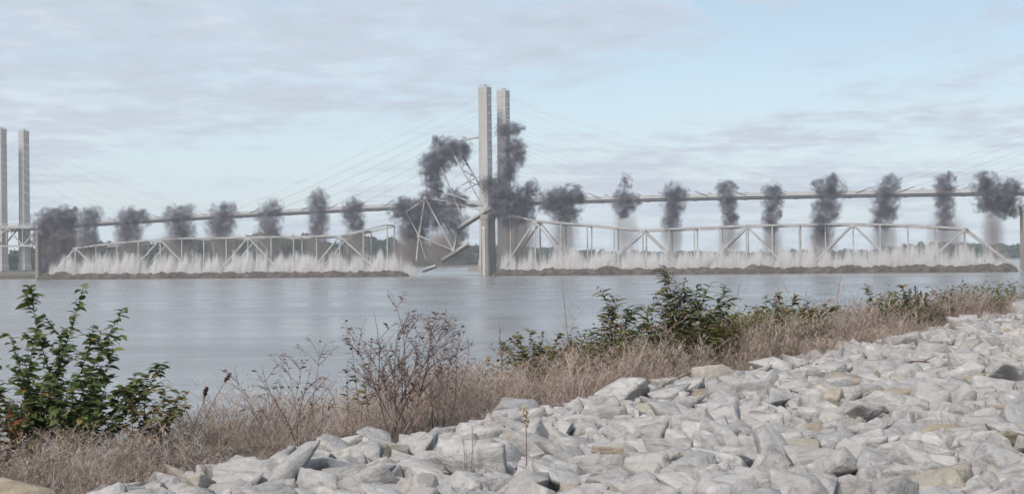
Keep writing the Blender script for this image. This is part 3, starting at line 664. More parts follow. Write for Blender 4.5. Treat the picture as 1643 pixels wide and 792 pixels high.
PL = [
 ([(88, 355, 26, 17), (76, 372, 20, 22), (106, 348, 20, 13), (100, 385, 22, 26), (92, 412, 18, 20)], 'broad dark smoke plume just beside the left pier, leftmost of all', 0.8, (66, 130, 360, 432), 0.07),
 ([(146, 350, 15, 15), (138, 366, 13, 14), (158, 342, 8, 8), (142, 385, 14, 16)], 'small smoke plume second from the left pier', 0.5, (122, 166, 375, 425), 0.06),
 ([(212, 352, 21, 15), (206, 370, 17, 16), (230, 344, 8, 6)], 'low rounded smoke plume third from the left pier', 0.55, (185, 236, 365, 420), 0.055),
 ([(286, 350, 21, 16), (292, 368, 18, 17), (302, 334, 10, 8), (272, 338, 8, 8)], 'ragged grey smoke plume fourth from the left pier', 0.45, (258, 318, 365, 420), 0.055),
 ([(357, 350, 19, 18), (352, 366, 18, 14), (366, 334, 14, 9), (340, 332, 6, 6)], 'smoke plume with curled top fifth from the left pier', 0.45, (332, 384, 362, 418), 0.05),
 ([(432, 348, 18, 18), (432, 365, 15, 13), (440, 330, 12, 10)], 'pale grey smoke plume sixth from the left pier', 0.42, (408, 456, 360, 418), 0.05),
 ([(510, 325, 15, 18), (511, 350, 15, 20), (510, 371, 11, 12)], 'tall narrow smoke plume seventh from the left pier', 0.45, (492, 530, 362, 418), 0.05),
 ([(567, 336, 15, 17), (570, 356, 14, 17), (560, 346, 13, 10)], 'small dark smoke plume next left of the twisted wreck', 0.55, (550, 590, 365, 418), 0.05),
 ([(652, 338, 22, 18), (670, 352, 24, 20), (690, 330, 20, 20), (664, 372, 20, 16), (702, 352, 12, 14)], 'dense dark smoke behind the foot of the twisted wreck', 0.8, (626, 704, 370, 428), 0.085),
 ([(720, 243, 24, 18), (698, 262, 22, 18), (742, 242, 14, 15), (702, 228, 8, 10), (694, 284, 14, 16), (700, 302, 12, 12)], 'high dark smoke cloud on top of the twisted wreck', 0.75, None, 0),
 ([(728, 318, 18, 13), (742, 322, 9, 11), (722, 340, 16, 14), (730, 358, 18, 16), (738, 376, 10, 12)], 'reddish grey smoke inside the twisted wreck by the pier', 0.6, (684, 750, 372, 428), 0.09),
 ([(818, 207, 18, 10), (806, 213, 10, 8), (822, 236, 17, 14), (832, 248, 13, 15), (818, 262, 16, 14), (814, 282, 14, 14)], 'tall smoke column climbing in front of the middle tower\'s rear column', 0.7, None, 0),
 ([(789, 298, 16, 14), (808, 318, 22, 20), (836, 325, 22, 22), (852, 304, 12, 13), (826, 345, 24, 16), (795, 330, 12, 20)], 'dense black smoke mass at the foot of the middle tower', 0.85, (792, 866, 345, 425), 0.075),
 ([(898, 322, 26, 18), (920, 314, 16, 14), (882, 330, 14, 12), (930, 318, 10, 12), (908, 344, 20, 12)], 'wide dark smoke plume just right of the middle tower', 0.8, (882, 930, 340, 418), 0.05),
 ([(1002, 325, 19, 14), (1005, 292, 7, 13), (1000, 308, 8, 10), (1020, 322, 9, 7), (1000, 342, 11, 9)], 'diamond-shaped smoke plume with a thin grey top', 0.65, (982, 1024, 338, 415), 0.035),
 ([(1082, 312, 17, 15), (1080, 332, 15, 17), (1076, 353, 13, 14), (1095, 318, 8, 12)], 'leaning smoke plume over the truss, third to the right of the black mass', 0.62, (1060, 1096, 350, 415), 0.05),
 ([(1163, 305, 13, 13), (1168, 325, 12, 18), (1172, 350, 11, 16), (1174, 300, 8, 7)], 'narrow smoke plume tapering down, fourth to the right of the black mass', 0.7, (1152, 1188, 352, 415), 0.045),
 ([(1240, 312, 14, 15), (1238, 335, 12, 17), (1236, 356, 11, 16), (1250, 320, 8, 10)], 'narrow dark smoke plume at the centre of the right span', 0.72, (1222, 1256, 362, 415), 0.05),
 ([(1330, 305, 20, 17), (1338, 288, 12, 8), (1326, 332, 18, 20), (1320, 357, 18, 17), (1318, 376, 12, 14), (1312, 296, 10, 7)], 'large tall smoke plume, biggest over the right span\'s middle', 0.62, (1298, 1342, 368, 418), 0.055),
 ([(1422, 312, 17, 18), (1430, 292, 12, 12), (1420, 338, 18, 18), (1412, 358, 13, 12)], 'tall smoke plume third from the right pier', 0.6, (1396, 1440, 355, 415), 0.045),
 ([(1514, 297, 14, 14), (1516, 320, 13, 20), (1516, 348, 11, 18), (1524, 284, 7, 7)], 'slim upright smoke plume second from the right pier', 0.65, (1490, 1545, 345, 415), 0.04),
 ([(1582, 300, 17, 17), (1604, 318, 24, 20), (1622, 304, 14, 14), (1590, 328, 20, 13), (1614, 336, 18, 12), (1576, 286, 9, 8)], 'broad brown-black smoke plume beside the right pier', 0.85, (1576, 1612, 335, 418), 0.06),
]
for i, (lb, label, gain, cur, du) in enumerate(PL):
    plume(lb, label, gain * 1.15, cur, 4.0, SMOKE, 0.42, du, seed=i * 1.31 + 0.5)

#FOREGROUND
# ================================================================== RIPRAP
def stone_proto(seed, fine):
    r_ = random.Random(seed); bm = bmesh.new()
    sx, sy, sz = 1.0, r_.uniform(0.6, 0.9), r_.uniform(0.46, 0.74)
    for i in range(r_.choice((10, 12, 14, 16))):
        d = Vector((r_.gauss(0, 1), r_.gauss(0, 1), r_.gauss(0, 1))).normalized()
        mx_ = max(abs(d.x), abs(d.y), abs(d.z)); d = d.lerp(d / mx_, r_.uniform(0.35, 0.9)) * r_.uniform(0.8, 1.08)
        bm.verts.new((d.x * sx * 0.5, d.y * sy * 0.5, d.z * sz * 0.5))
    h = bmesh.ops.convex_hull(bm, input=bm.verts)
    bmesh.ops.delete(bm, geom=[e for e in h['geom_interior'] if isinstance(e, bmesh.types.BMVert)], context='VERTS')
    bmesh.ops.dissolve_limit(bm, angle_limit=R(9), verts=bm.verts, edges=bm.edges)
    bmesh.ops.bevel(bm, geom=list(bm.edges), offset=0.012, segments=1, affect='EDGES', clamp_overlap=True)
    bmesh.ops.triangulate(bm, faces=bm.faces)
    if fine:
        bmesh.ops.subdivide_edges(bm, edges=[e for e in bm.edges if e.calc_length() > 0.12], cuts=1); bmesh.ops.triangulate(bm, faces=bm.faces)
        bmesh.ops.subdivide_edges(bm, edges=[e for e in bm.edges if e.calc_length() > 0.14], cuts=1); bmesh.ops.triangulate(bm, faces=bm.faces)
        for v in bm.verts:
            d = 0.026 * mnoise.fractal(v.co * 4.5 + Vector((seed, 0, 0)), 1.0, 2.0, 3); v.co += v.co.normalized() * d
    V = np.array([v.co[:] for v in bm.verts]); bm.verts.index_update(); F = [[v.index for v in f.verts] for f in bm.faces]; bm.free(); return V, F
def stone_edge(u): return 0.35 * mnoise.noise(Vector((u * 0.6, 3.3, 0))) + float(np.interp(u, [-20, -6, 4, 12, 22], [-1.5, -1.6, -1.0, -0.5, -0.1]))
def riprap():
    protos = [(stone_proto(100 + i, True), stone_proto(100 + i, False)) for i in range(18)]
    cand = []
    def visible(x, y, mg): return abs(x) < 0.385 * y + mg
    def fill(step, smin, smax, zoff, keep, jit=0.45):
        u = -24.0
        while u < 64:
            s = -26.0
            while s < 0.9:
                uu = u + random.uniform(-jit, jit) * step; s2 = s + random.uniform(-jit, jit) * step; s += step
                x = BO.x + U_DIR.x * uu + N_DIR.x * s2; y = BO.y + U_DIR.y * uu + N_DIR.y * s2
                edge = stone_edge(uu)
                if s2 > edge or y < 6.5 or not visible(x, y, 3.5) or random.random() > keep: continue
                size = random.uniform(smin, smax) * (1.0 if random.random() < 0.8 else 1.3)
                cand.append((x, y, float(ground_z(np.float64(x), np.float64(y))) + zoff * size + random.uniform(-0.05, 0.06) + 0.05 * mnoise.noise(Vector((x * 0.8, y * 0.8, 5))), size))
            u += step
    fill(0.34, 0.38, 0.66, 0.0, 0.95)
    fill(0.26, 0.16, 0.32, -0.02, 0.9)
    fill(0.9, 0.55, 0.85, 0.08, 0.5)
    items = []
    for (x, y, z, size) in cand:
        k = random.randrange(len(protos))
        rot = (Matrix.Rotation(random.uniform(0, 6.28), 4, 'Z') @ Matrix.Rotation(random.gauss(0, 0.24), 4, 'X') @ Matrix.Rotation(random.gauss(0, 0.24), 4, 'Y'))
        items.append((size / y if abs(x) < 0.37 * y and y > 10.2 else 0, k, Vector((x, y, z)), rot, size))
    items.sort(key=lambda t: -t[0])
    meshes = [np_mesh('stone', V, F) for (V, F), _ in protos]
    for me in meshes: me.materials.append(M['stone'])
    for sc_, k, p_, rot, size in items[:300]:
        o = bpy.data.objects.new('stone', meshes[k]); COL.objects.link(o); o.parent = bank
        o.matrix_local = Matrix.Translation(p_) @ rot @ Matrix.Diagonal((size, size, size * random.uniform(0.85, 1.15), 1))
    Vs, Fs, off = [], [], 0
    for near in (True, False):
        for k in range(len(protos)):
            sel = [t for t in items[300:] if t[1] == k and (t[2].y < 19) == near]
            if not sel: continue
            V, F = protos[k][0 if near else 1]
            mats = [[[*(r_ := (rot.to_3x3() * size))[i], p_[i]] for i in range(3)] for _, _, p_, rot, size in sel]
            W, G = scatter(V, F, mats); Vs.append(W); Fs.append(G + off); off += len(W)
    o = link('stones', np_mesh('stones', np.concatenate(Vs), np.concatenate(Fs)), M['stone'], bank); o['kind'] = 'stuff'
    print('stones', len(items))
riprap()

# ================================================================== PLANTS
def foot(px, Y):
    x = at(px, 500, Y).x; return Vector((x, Y, float(ground_z(np.float64(x), np.float64(Y))) - 0.12))
def curve(p, q, n=7, sag=0.0, wob=0.03):
    d = q - p; o = Vector((random.uniform(-1, 1), random.uniform(-1, 1), 0)) * d.length * wob; o2 = Vector((random.uniform(-1, 1), random.uniform(-1, 1), 0)) * d.length * wob
    out = []
    for i in range(n):
        t = i / (n - 1); b = math.sin(t * math.pi)
        out.append(p + d * t + o * b + o2 * math.sin(t * 2 * math.pi) * 0.6 + Vector((0, 0, sag * d.length * b)))
    return out
def along(pts, t):
    k = t * (len(pts) - 1); i = min(int(k), len(pts) - 2); return pts[i].lerp(pts[i + 1], k - i), (pts[i + 1] - pts[i]).normalized()
def leaf_shape(wid, fold=0.25, droop=0.25, n=4):
    """a blade of unit length along +y, folded on its midrib and drooping at the tip"""
    V, F = [], []
    for i in range(n + 1):
        t = i / n; w_ = wid * math.sin(math.pi * min(1, t * 0.92 + 0.06)) ** 0.8 * (1.15 - 0.5 * t); z = -droop * t * t
        V += [(-w_, t, z + fold * w_), (0, t, z), (w_, t, z + fold * w_)]
    for i in range(n):
        a = i * 3; F += [(a, a + 1, a + 4, a + 3), (a + 1, a + 2, a + 5, a + 4)]
    return np.array(V), F
def leaf_mat(p_, d, size):
    """matrix that hangs a leaf at p_ pointing roughly along d"""
    d = d.normalized(); up = Vector((random.gauss(0, .35), random.gauss(0, .35), 1)); x = d.cross(up)
    if x.length < 1e-3: x = Vector((1, 0, 0))
    x.normalize(); z = x.cross(d).normalized()
    return [[x[i] * size, d[i] * size, z[i] * size, p_[i]] for i in range(3)]
def put_leaves(root, mats, shape, mat, singles=0, name='leaf', rest='foliage'):
    V, F = shape; base = root.location
    mats = [[[r_[0], r_[1], r_[2], r_[3] - base[i]] for i, r_ in enumerate(m_)] for m_ in mats]
    if singles:
        me = np_mesh(name, V, F); me.materials.append(mat)
        random.shuffle(mats)
        for m_ in mats[:singles]:
            o = bpy.data.objects.new(name, me); COL.objects.link(o); o.parent = root; o.matrix_local = Matrix((*m_, (0, 0, 0, 1)))
        mats = mats[singles:]
    if mats:
        W, G = scatter(V, F, mats); o = link(rest, np_mesh(rest, W, G), mat, root); o['kind'] = 'stuff'
def shrub(name, label, cat, base_px, Y, tips, leaf, size, mat, stem_mat, density, sub=4, sub_len=0.3, rad=0.012, singles=0, bare=0.15, spread=0.25, twigs=0, leafless=False, group=None, leaf_jit=0.5, up=0.3):
    """stems from one foot to each (px, py, dY) tip, side shoots on them, leaves along both"""
    base = foot(base_px, Y); root = empty(name, base, label, cat, group); mats = []
    tw = MB()
    for (tx, ty, dy) in tips:
        q = at(tx, ty, Y + dy); p0 = base + Vector((random.uniform(-1, 1) * spread, random.uniform(-1, 1) * spread * .6, 0))
        pts = curve(p0, q, 8, 0.0, 0.05); Ls = (q - p0).length
        b = MB(); b.tube(pts, [rad * (1 - 0.75 * i / 7) for i in range(8)], 5); st = b.build('stem', M[stem_mat], root, True)
        lines = [(pts, bare, 1.0)]
        for k in range(sub):
            t = random.uniform(0.25, 0.92); a, d = along(pts, t); ang = random.uniform(0, 6.28)
            out = Vector((math.cos(ang), math.sin(ang) * 0.7, up + random.uniform(-0.15, .35))).normalized(); l_ = Ls * sub_len * (1.15 - t) * random.uniform(0.6, 1.3) + 0.08
            sp = curve(a, a + (out + d * 0.55).normalized() * l_, 5, 0.04, 0.05)
            tw.tube(sp, [rad * 0.45, rad * 0.4, rad * .33, rad * .26, rad * .16], 4, False); lines.append((sp, 0.1, 0.8))
            for j in range(twigs):
                t2 = random.uniform(0.2, 0.95); a2, d2 = along(sp, t2); o2 = (Vector((random.gauss(0, 1), random.gauss(0, 1), random.gauss(0.4, .7))).normalized() + d2).normalized()
                s2 = curve(a2, a2 + o2 * l_ * random.uniform(0.2, 0.5), 4, 0.03, 0.06); tw.tube(s2, [rad * .25, rad * .22, rad * .17, rad * .1], 3, False); lines.append((s2, 0.1, 0.7))
        if leafless: continue
        for ln, t0, k in lines:
            L_ = sum((ln[i + 1] - ln[i]).length for i in range(len(ln) - 1)); n = max(1, int(L_ * density * k))
            for j in range(n):
                t = t0 + (1 - t0) * (j + random.random()) / n; a, d = along(ln, min(t, 0.999)); ang = random.uniform(0, 6.28)
                o_ = Vector((math.cos(ang), math.sin(ang), random.uniform(-0.45, 0.35))) + d * 0.35
                mats.append(leaf_mat(a, o_, size * random.uniform(1 - leaf_jit, 1 + leaf_jit)))
    if tw.v: tw.build('side_shoots', M[stem_mat], root, True)['kind'] = 'stuff'
    if mats: put_leaves(root, mats, leaf, M[mat], singles)
    return root
OVATE, LANCE, SMALL = leaf_shape(0.33, 0.25, 0.3), leaf_shape(0.14, 0.3, 0.35), leaf_shape(0.24, 0.2, 0.2, 3)
random.seed(21)
# tall green bush, far left
shrub('leafy_bush', 'tall bright green leafy bush rising above the weeds at far left', 'bush', 70, 16.2,
      [(-30, 560, .3), (15, 535, .2), (50, 458, 0), (62, 520, .4), (30, 600, -.2), (100, 560, .3), (135, 456, .1), (150, 520, -.2), (160, 590, .2), (198, 494, .2), (182, 560, 0), (262, 582, .1), (215, 612, -.2), (120, 620, -.4), (70, 625, -.3), (-20, 620, .1), (20, 640, -.3), (180, 640, -.2), (45, 665, -.4), (95, 660, -.5), (140, 655, -.4), (170, 668, -.4), (205, 650, -.3), (0, 670, -.3), (240, 600, .2)],
      OVATE, 0.098, 'leaf', 'stem', 50, sub=6, sub_len=0.26, rad=0.011, singles=300, bare=0.3)
shrub('leafy_bush', 'low rust-tinged shrub at the right skirt of the tall green bush', 'bush', 235, 16.0,
      [(200, 625, 0), (235, 622, .2), (265, 618, 0), (290, 628, .1), (300, 645, -.1), (215, 645, -.2), (250, 640, .2)], OVATE, 0.085, 'leaf_yellow', 'stem', 34, sub=4, sub_len=0.35, rad=0.008, bare=0.35)
shrub('leafy_bush', 'orange-leaved low shrub at the lower left corner of the weeds', 'bush', 15, 15.0,
      [(-10, 640, 0), (15, 645, .1), (40, 655, 0), (0, 665, -.1), (25, 670, .1)], OVATE, 0.08, 'leaf_red', 'stem', 30, sub=3, sub_len=0.35, rad=0.007, bare=0.3)
# dead shrubs
shrub('dead_shrub', 'sparse leafless shrub with arching twigs left of the big dead shrub', 'shrub', 470, 16.9,
      [(365, 595, 0), (395, 640, .2), (420, 585, .1), (455, 560, 0), (482, 556, .2), (514, 535, 0), (530, 600, .1), (500, 585, -.2), (430, 630, -.3), (540, 640, 0)], SMALL, 0.06, 'leaf_dead', 'twig', 4, sub=5, sub_len=0.34, rad=0.009, twigs=3, bare=0.6)
shrub('dead_shrub', 'large bare brown dead shrub with fine twigs in mid bank', 'shrub', 645, 17.8,
      [(556, 520, 0), (580, 545, .3), (600, 500, .1), (628, 470, 0), (640, 520, .3), (660, 505, -.2), (685, 505, .2), (705, 492, 0), (728, 505, .2), (748, 525, 0), (590, 590, -.2), (700, 560, .2), (735, 570, 0), (570, 575, .1), (615, 545, -.3), (670, 550, -.2)], SMALL, 0.055, 'leaf_dead', 'twig', 2.5, sub=8, sub_len=0.36, rad=0.011, twigs=5, bare=0.45, spread=0.18)
shrub('leafy_weed', 'thin upright weed with sparse dark leaves left of the large dead shrub', 'weed', 575, 18.2, [(552, 508, 0), (572, 540, .1), (590, 560, -.1), (560, 575, .1)], SMALL, 0.085, 'leaf_dull', 'twig', 17, sub=3, sub_len=0.2, rad=0.007, bare=0.3)
shrub('leafy_weed', 'purple-brown seeding weed clump right of the large dead shrub', 'weed', 715, 19.0, [(683, 508, 0), (700, 500, .1), (716, 494, -.1), (730, 508, .1), (742, 520, .1), (752, 545, 0), (692, 530, .2), (722, 535, -.2)], SMALL, 0.06, 'leaf_dead', 'twig', 20, sub=3, sub_len=0.18, rad=0.007, bare=0.5)
# green shrubs in the middle
shrub('green_shrub', 'low yellow-green shrub on the weeds left of the peach-leaved bush', 'shrub', 865, 24.5, [(805, 548, 0), (830, 535, .3), (850, 528, 0), (872, 532, .3), (895, 535, 0), (915, 545, .2), (840, 555, -.3), (880, 555, -.3), (925, 560, 0)], SMALL, 0.10, 'leaf_yellow', 'stem', 46, sub=7, sub_len=0.34, rad=0.009, bare=0.45)
shrub('leafy_bush', 'small peach-leaved bush leaning left beside the round leafy bush', 'bush', 985, 25.2, [(945, 530, 0), (962, 460, .1), (975, 500, .2), (990, 482, 0), (1005, 495, .3), (1022, 490, 0), (940, 555, .2), (1015, 530, -.3), (970, 540, -.3)], LANCE, 0.17, 'leaf_dull', 'stem', 40, sub=4, sub_len=0.26, rad=0.010, bare=0.3)
shrub('leafy_bush', 'round dark green leafy bush, largest against the water right of centre', 'bush', 1095, 26.0, [(1058, 425, 0), (1068, 455, .3), (1050, 470, -.2), (1085, 462, .2), (1100, 448, 0), (1120, 455, .2), (1140, 455, 0), (1165, 458, .1), (1175, 482, .2), (1180, 505, 0), (1035, 490, .2), (1030, 520, 0), (1060, 510, -.4), (1090, 495, -.4), (1125, 500, -.4), (1155, 515, -.3), (1075, 530, -.5), (1110, 530, -.5), (1140, 490, .3)], LANCE, 0.17, 'leaf_dull', 'stem', 40, sub=6, sub_len=0.24, rad=0.013, singles=300, bare=0.3)
shrub('green_shrub', 'yellowing skirt shrub at the foot of the round leafy bush', 'shrub', 1130, 25.4, [(1080, 535, 0), (1105, 528, .1), (1130, 525, 0), (1160, 522, .1), (1185, 518, 0), (1150, 545, -.1)], SMALL, 0.11, 'leaf_yellow', 'stem', 44, sub=6, sub_len=0.34, rad=0.008, bare=0.4)
shrub('green_shrub', 'olive shrub between the round leafy bush and the seed-head stalks', 'shrub', 1255, 29.5, [(1212, 490, 0), (1230, 475, .2), (1252, 470, 0), (1275, 472, .2), (1295, 482, 0), (1220, 510, -.2), (1265, 500, -.2), (1310, 490, .2), (1240, 520, -.2), (1330, 480, 0), (1350, 490, .1)], SMALL, 0.125, 'leaf_yellow', 'stem', 40, sub=7, sub_len=0.32, rad=0.010, bare=0.35)
shrub('green_shrub', 'thin green sapling standing over the stones near the right river edge', 'shrub', 1425, 33.0, [(1390, 455, 0), (1410, 480, .2), (1428, 470, 0), (1448, 458, .2), (1440, 490, -.1), (1415, 500, 0)], SMALL, 0.15, 'leaf_dull', 'stem', 26, sub=5, sub_len=0.26, rad=0.010, bare=0.3)
shrub('dead_shrub', 'twiggy brown dead bush just right of the seed-head stalks', 'shrub', 1515, 35.0, [(1490, 478, 0), (1502, 465, .2), (1515, 470, 0), (1528, 462, .1), (1540, 480, .2), (1505, 492, 0), (1550, 495, 0)], SMALL, 0.09, 'leaf_dead', 'twig', 9, sub=6, sub_len=0.34, rad=0.010, twigs=4, bare=0.4)
def seed_stalks(label, px, Y, tops, hl=0.42, r_=0.035, mat='seed'):
    base = foot(px, Y); root = empty('seed_stalk_clump', base, label, 'weed')
    for tx, ty in tops:
        q = at(tx, ty, Y + random.uniform(-.2, .2)); p0 = base + (Vector((random.uniform(-.25, .25), random.uniform(-.15, .15), 0)) if len(tops) > 1 else Vector()); pts = curve(p0, q, 7, 0, 0.03)
        b = MB(); b.tube(pts, [.008, .008, .007, .006, .006, .005, .003], 5); st = b.build('stalk', M['twig'], root, True)
        hb = MB(); d = (pts[-1] - pts[-2]).normalized(); nb_ = 34
        for j in range(nb_):
            t = j / nb_; c_ = q - d * hl * (1 - t); rr = r_ * math.sin(math.pi * (0.12 + 0.8 * t)) * random.uniform(.6, 1.4); a_ = random.uniform(0, 6.28)
            e = c_ + Vector((math.cos(a_), math.sin(a_), random.uniform(.2, 1.0))) * rr; hb.tube([c_, e, e + Vector((0, 0, .02))], [.008, .013, .003], 4, False)
        hb.build('seed_head', M[mat], root)
    return root
seed_stalks('dark brown dock stalks with dense seed heads near the right river edge', 1470, 33.6, [(1452, 472), (1460, 462), (1468, 458), (1478, 466), (1486, 470)], 0.5, 0.06)
seed_stalks('single dried weed with a fuzzy seed head growing out of the stones', 846, 13.6, [(841, 652)], 0.2, 0.026, 'reed')
seed_stalks('brown seed plumes on thin stalks left of the dead shrubs', 300, 17.2, [(332, 622), (370, 600), (512, 532)][:2], 0.12, 0.02)
def bare_stalk(label, px, Y, tops, rad=0.006, sub=2):
    base = foot(px, Y); root = empty('dry_stalk', base, label, 'weed')
    tw = MB()
    for tx, ty in tops:
        q = at(tx, ty, Y); pts = curve(base, q, 8, 0, 0.02); b = MB(); b.tube(pts, [rad * (1 - .08 * i) for i in range(8)], 5); b.build('stalk', M['twig'], root, True)
        for k in range(sub):
            a, d = along(pts, random.uniform(.35, .95)); tw.tube(curve(a, a + (d + Vector((random.gauss(0, .6), random.gauss(0, .6), .2))).normalized() * random.uniform(.08, .25), 4), [rad * .5, rad * .4, rad * .3, rad * .15], 4, False)
    if tw.v: tw.build('side_shoots', M['twig'], root)['kind'] = 'stuff'
bare_stalk('pair of thin dried weeds sprouting from the stones left of centre', 750, 13.2, [(741, 690), (757, 682), (748, 720)], .005, 4)
bare_stalk('tall thin bare stalk leaning over the water left of centre bushes', 925, 23.5, [(901, 446)], .011, 1)
bare_stalk('dark crooked stalk beside the large dead shrub on its right', 808, 22.0, [(800, 512), (806, 560)], .011, 3)
bare_stalk('dark leaning branch in front of the peach-leaved bush', 1026, 23.6, [(998, 522), (1005, 548)], .012, 2)
bare_stalk('thin leaning reed against the water above the right weeds', 1338, 31.0, [(1350, 440)], .010, 0)
def stick(label, a, b, Y, rad):
    p0 = at(*a, Y); q = at(*b, Y + 1.2); root = empty('fallen_branch', p0, label, 'branch'); pts = curve(p0, q, 8, 0.05, 0.05)
    t = MB(); t.tube(pts, [rad * (1 - .07 * i) for i in range(8)], 6); t.build('limb', M['twig'], root, True)
    t = MB(); a_, d = along(pts, .55); t.tube(curve(a_, a_ + d * .4 + Vector((.1, .1, .12)), 5), [rad * .6, rad * .5, rad * .4, rad * .3, rad * .1], 5); t.build('twig', M['twig'], root, True)
stick('thin fallen branch lying along the upper edge of the stones', (1088, 606), (1165, 584), 21.5, .02)
stick('short dark stick lying among the pale stones on the slope', (1448, 584), (1502, 588), 22.5, .022)

# ---- dry weeds: a belt of fine pale-brown stalks along the foot of the stones
def dry_weeds():
    protos = []
    for i in range(9):
        V, F = [], []
        def ribbon(pts, w0, w1):
            b = len(V); ax = Vector((random.gauss(0, 1), random.gauss(0, 1), 0)).normalized(); n = len(pts)
            for j, p_ in enumerate(pts):
                w_ = (w0 + (w1 - w0) * j / (n - 1)) / 2; V.append((p_ - ax * w_)[:]); V.append((p_ + ax * w_)[:])
            for j in range(n - 1): a = b + 2 * j; F.append((a, a + 1, a + 3, a + 2))
        lean = Vector((random.gauss(0, .28), random.gauss(0, .28), 1)); main = curve(Vector((0, 0, 0)), lean, 6, 0, .09); ribbon(main, .013, .005)
        for k in range(15 if i < 6 else 6):
            t = random.uniform(.2, 1.0); a, d = along(main, min(t, .99)); o_ = (d * .7 + Vector((random.gauss(0, .7), random.gauss(0, .7), random.gauss(.1, .4)))).normalized()
            s_ = curve(a, a + o_ * random.uniform(.12, .34), 4, .05, .1); ribbon(s_, .009, .003)
            for j in range(3 if i < 6 else 1):
                a2, d2 = along(s_, random.uniform(.3, .99)); e = (d2 + Vector((random.gauss(0, .8), random.gauss(0, .8), random.gauss(0, .6)))).normalized(); ribbon([a2, a2 + e * random.uniform(.04, .1)], .010, .006)
        protos.append((np.array(V), F))
    Vs, Fs, off = [], [], 0; mats = [[] for _ in protos]
    n = 0
    bare_spots = [(foot(645, 17.8), 1.0), (foot(470, 16.9), .8)]
    while n < 17000:
        u = random.uniform(-22, 46); s = random.uniform(-2.0, 3.8)
        x = BO.x + U_DIR.x * u + N_DIR.x * s; y = BO.y + U_DIR.y * u + N_DIR.y * s
        if y < 7 or abs(x) > .40 * y + 2.5: continue
        edge = stone_edge(u)
        if s < edge - .3: continue
        hv = mnoise.noise(Vector((x * .45, y * .45, 2))) * .6 + mnoise.noise(Vector((x * 1.4, y * 1.4, 7))) * .35 + .5
        if random.random() > .35 + 1.1 * hv: continue
        n += 1
        hb = np.interp(u, [-20, -10, -4, 2, 8, 16, 24, 40], [.72, .66, .66, .95, 1.0, .85, .48, .3])
        h_ = hb * (0.42 + .8 * max(hv, 0)) * random.uniform(.45, 1.1) * (0.6 if s < edge + .5 else 1.0); k = random.randrange(len(protos))
        if random.random() < .03: h_ *= 1.6
        for c0, rad0 in bare_spots:
            if abs(x - c0.x) < rad0 and c0.y - 2.2 < y < c0.y + .5: h_ *= .5
        z = float(ground_z(np.float64(x), np.float64(y))) - .15; a = random.uniform(0, 6.28); c_, s_ = math.cos(a), math.sin(a); wd = (h_ * .6 + .25) * random.uniform(.9, 1.7)
        tx_, ty_ = random.gauss(0, .3), random.gauss(0, .3)
        mats[k].append([[c_ * wd, -s_ * wd, tx_ * h_, x], [s_ * wd, c_ * wd, ty_ * h_, y], [0, 0, h_, z]])
    for (V, F), ms in zip(protos, mats):
        W, G = scatter(V, F, ms); Vs.append(W); Fs.append(G + off); off += len(W)
    V = np.concatenate(Vs); F = np.concatenate(Fs)
    tag(link('dry_weeds', np_mesh('dry_weeds', V, F), M['hay']), 'tangled belt of dry pinkish-brown weeds between the stones and the river', 'weeds', kind='stuff'); print('weeds faces', len(F))
    # bent pale reeds poking out of the tangle
    b = MB()
    for i in range(150):
        u = random.uniform(-16, 26); s = random.uniform(0.1, 2.4); x = BO.x + U_DIR.x * u + N_DIR.x * s; y = BO.y + U_DIR.y * u + N_DIR.y * s; z = float(ground_z(np.float64(x), np.float64(y)))
        d = Vector((random.gauss(0, 1), random.gauss(0, .7), random.uniform(.2, 1.3))).normalized() * random.uniform(.5, 1.1); b.tube(curve(Vector((x, y, z)), Vector((x, y, z)) + d, 7, random.uniform(.05, .3), .06), [.007, .007, .006, .006, .005, .004, .002], 4, False)
    tag(b.build('bent_reeds', M['reed']), 'bent pale straw reeds sticking out of the dry weeds', 'weeds', kind='stuff')
dry_weeds()
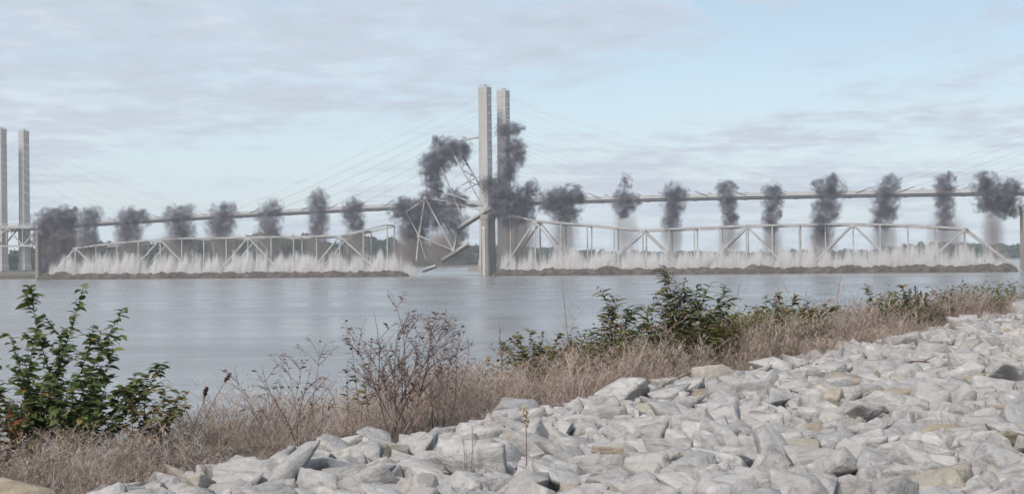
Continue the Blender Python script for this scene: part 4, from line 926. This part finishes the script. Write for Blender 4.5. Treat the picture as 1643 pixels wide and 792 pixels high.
# ---- low leafy weeds mixed into the dry belt, thicker right of the middle
def undergrowth():
    mats = []; V, F = leaf_shape(0.26, 0.2, 0.25, 2); n = 0
    while n < 1500:
        u = random.uniform(-14, 34); s = random.uniform(0.0, 3.6); x = BO.x + U_DIR.x * u + N_DIR.x * s; y = BO.y + U_DIR.y * u + N_DIR.y * s
        if abs(x) > .40 * y + 2 or s < stone_edge(u) + .5: continue
        den = mnoise.noise(Vector((u * .45, s * .3, 11))) + float(np.interp(u, [-14, -4, 0, 4, 20, 34], [-.4, -.35, .0, .12, .0, -.9]))
        if random.random() > den * 2.2: continue
        n += 1; z = float(ground_z(np.float64(x), np.float64(y))); h_ = random.uniform(.4, 1.0) * float(np.interp(u, [0, 20, 34], [1.0, 1.05, .8]))
        top = Vector((x + random.gauss(0, .12), y + random.gauss(0, .12), z + h_))
        for k in range(18):
            t = random.uniform(.3, 1); a = Vector((x, y, z)).lerp(top, t) + Vector((random.gauss(0, .1), random.gauss(0, .1), random.gauss(0, .05)))
            mats.append(leaf_mat(a, Vector((random.gauss(0, 1), random.gauss(0, 1), random.uniform(-.5, .6))), random.uniform(.06, .13)))
    W, G = scatter(V, F, mats); tag(link('leafy_undergrowth', np_mesh('leafy_undergrowth', W, G), M['leaf_yellow']), 'low olive leafy weeds mixed through the dry belt', 'weeds', kind='stuff')
undergrowth()

# ================================================================== HAZE
hb = MB(); hb.beam(Vector((0, -120, 56.0)), Vector((0, 2600, 56.0)), 5000, 118.0)
hz = hb.build('haze', None); mt = bpy.data.materials.new('haze'); mt.use_nodes = True; nt = mt.node_tree; nt.nodes.clear()
o_ = nt.nodes.new('ShaderNodeOutputMaterial'); pv = nt.nodes.new('ShaderNodeVolumePrincipled'); pv.inputs['Color'].default_value = (0.90, 0.95, 1.0, 1); pv.inputs['Density'].default_value = 0.0002
nt.links.new(pv.outputs[0], o_.inputs['Volume']); hz.data.materials.append(mt)
tag(hz, 'thin pale haze over the river and the far shore', 'haze', kind='stuff')
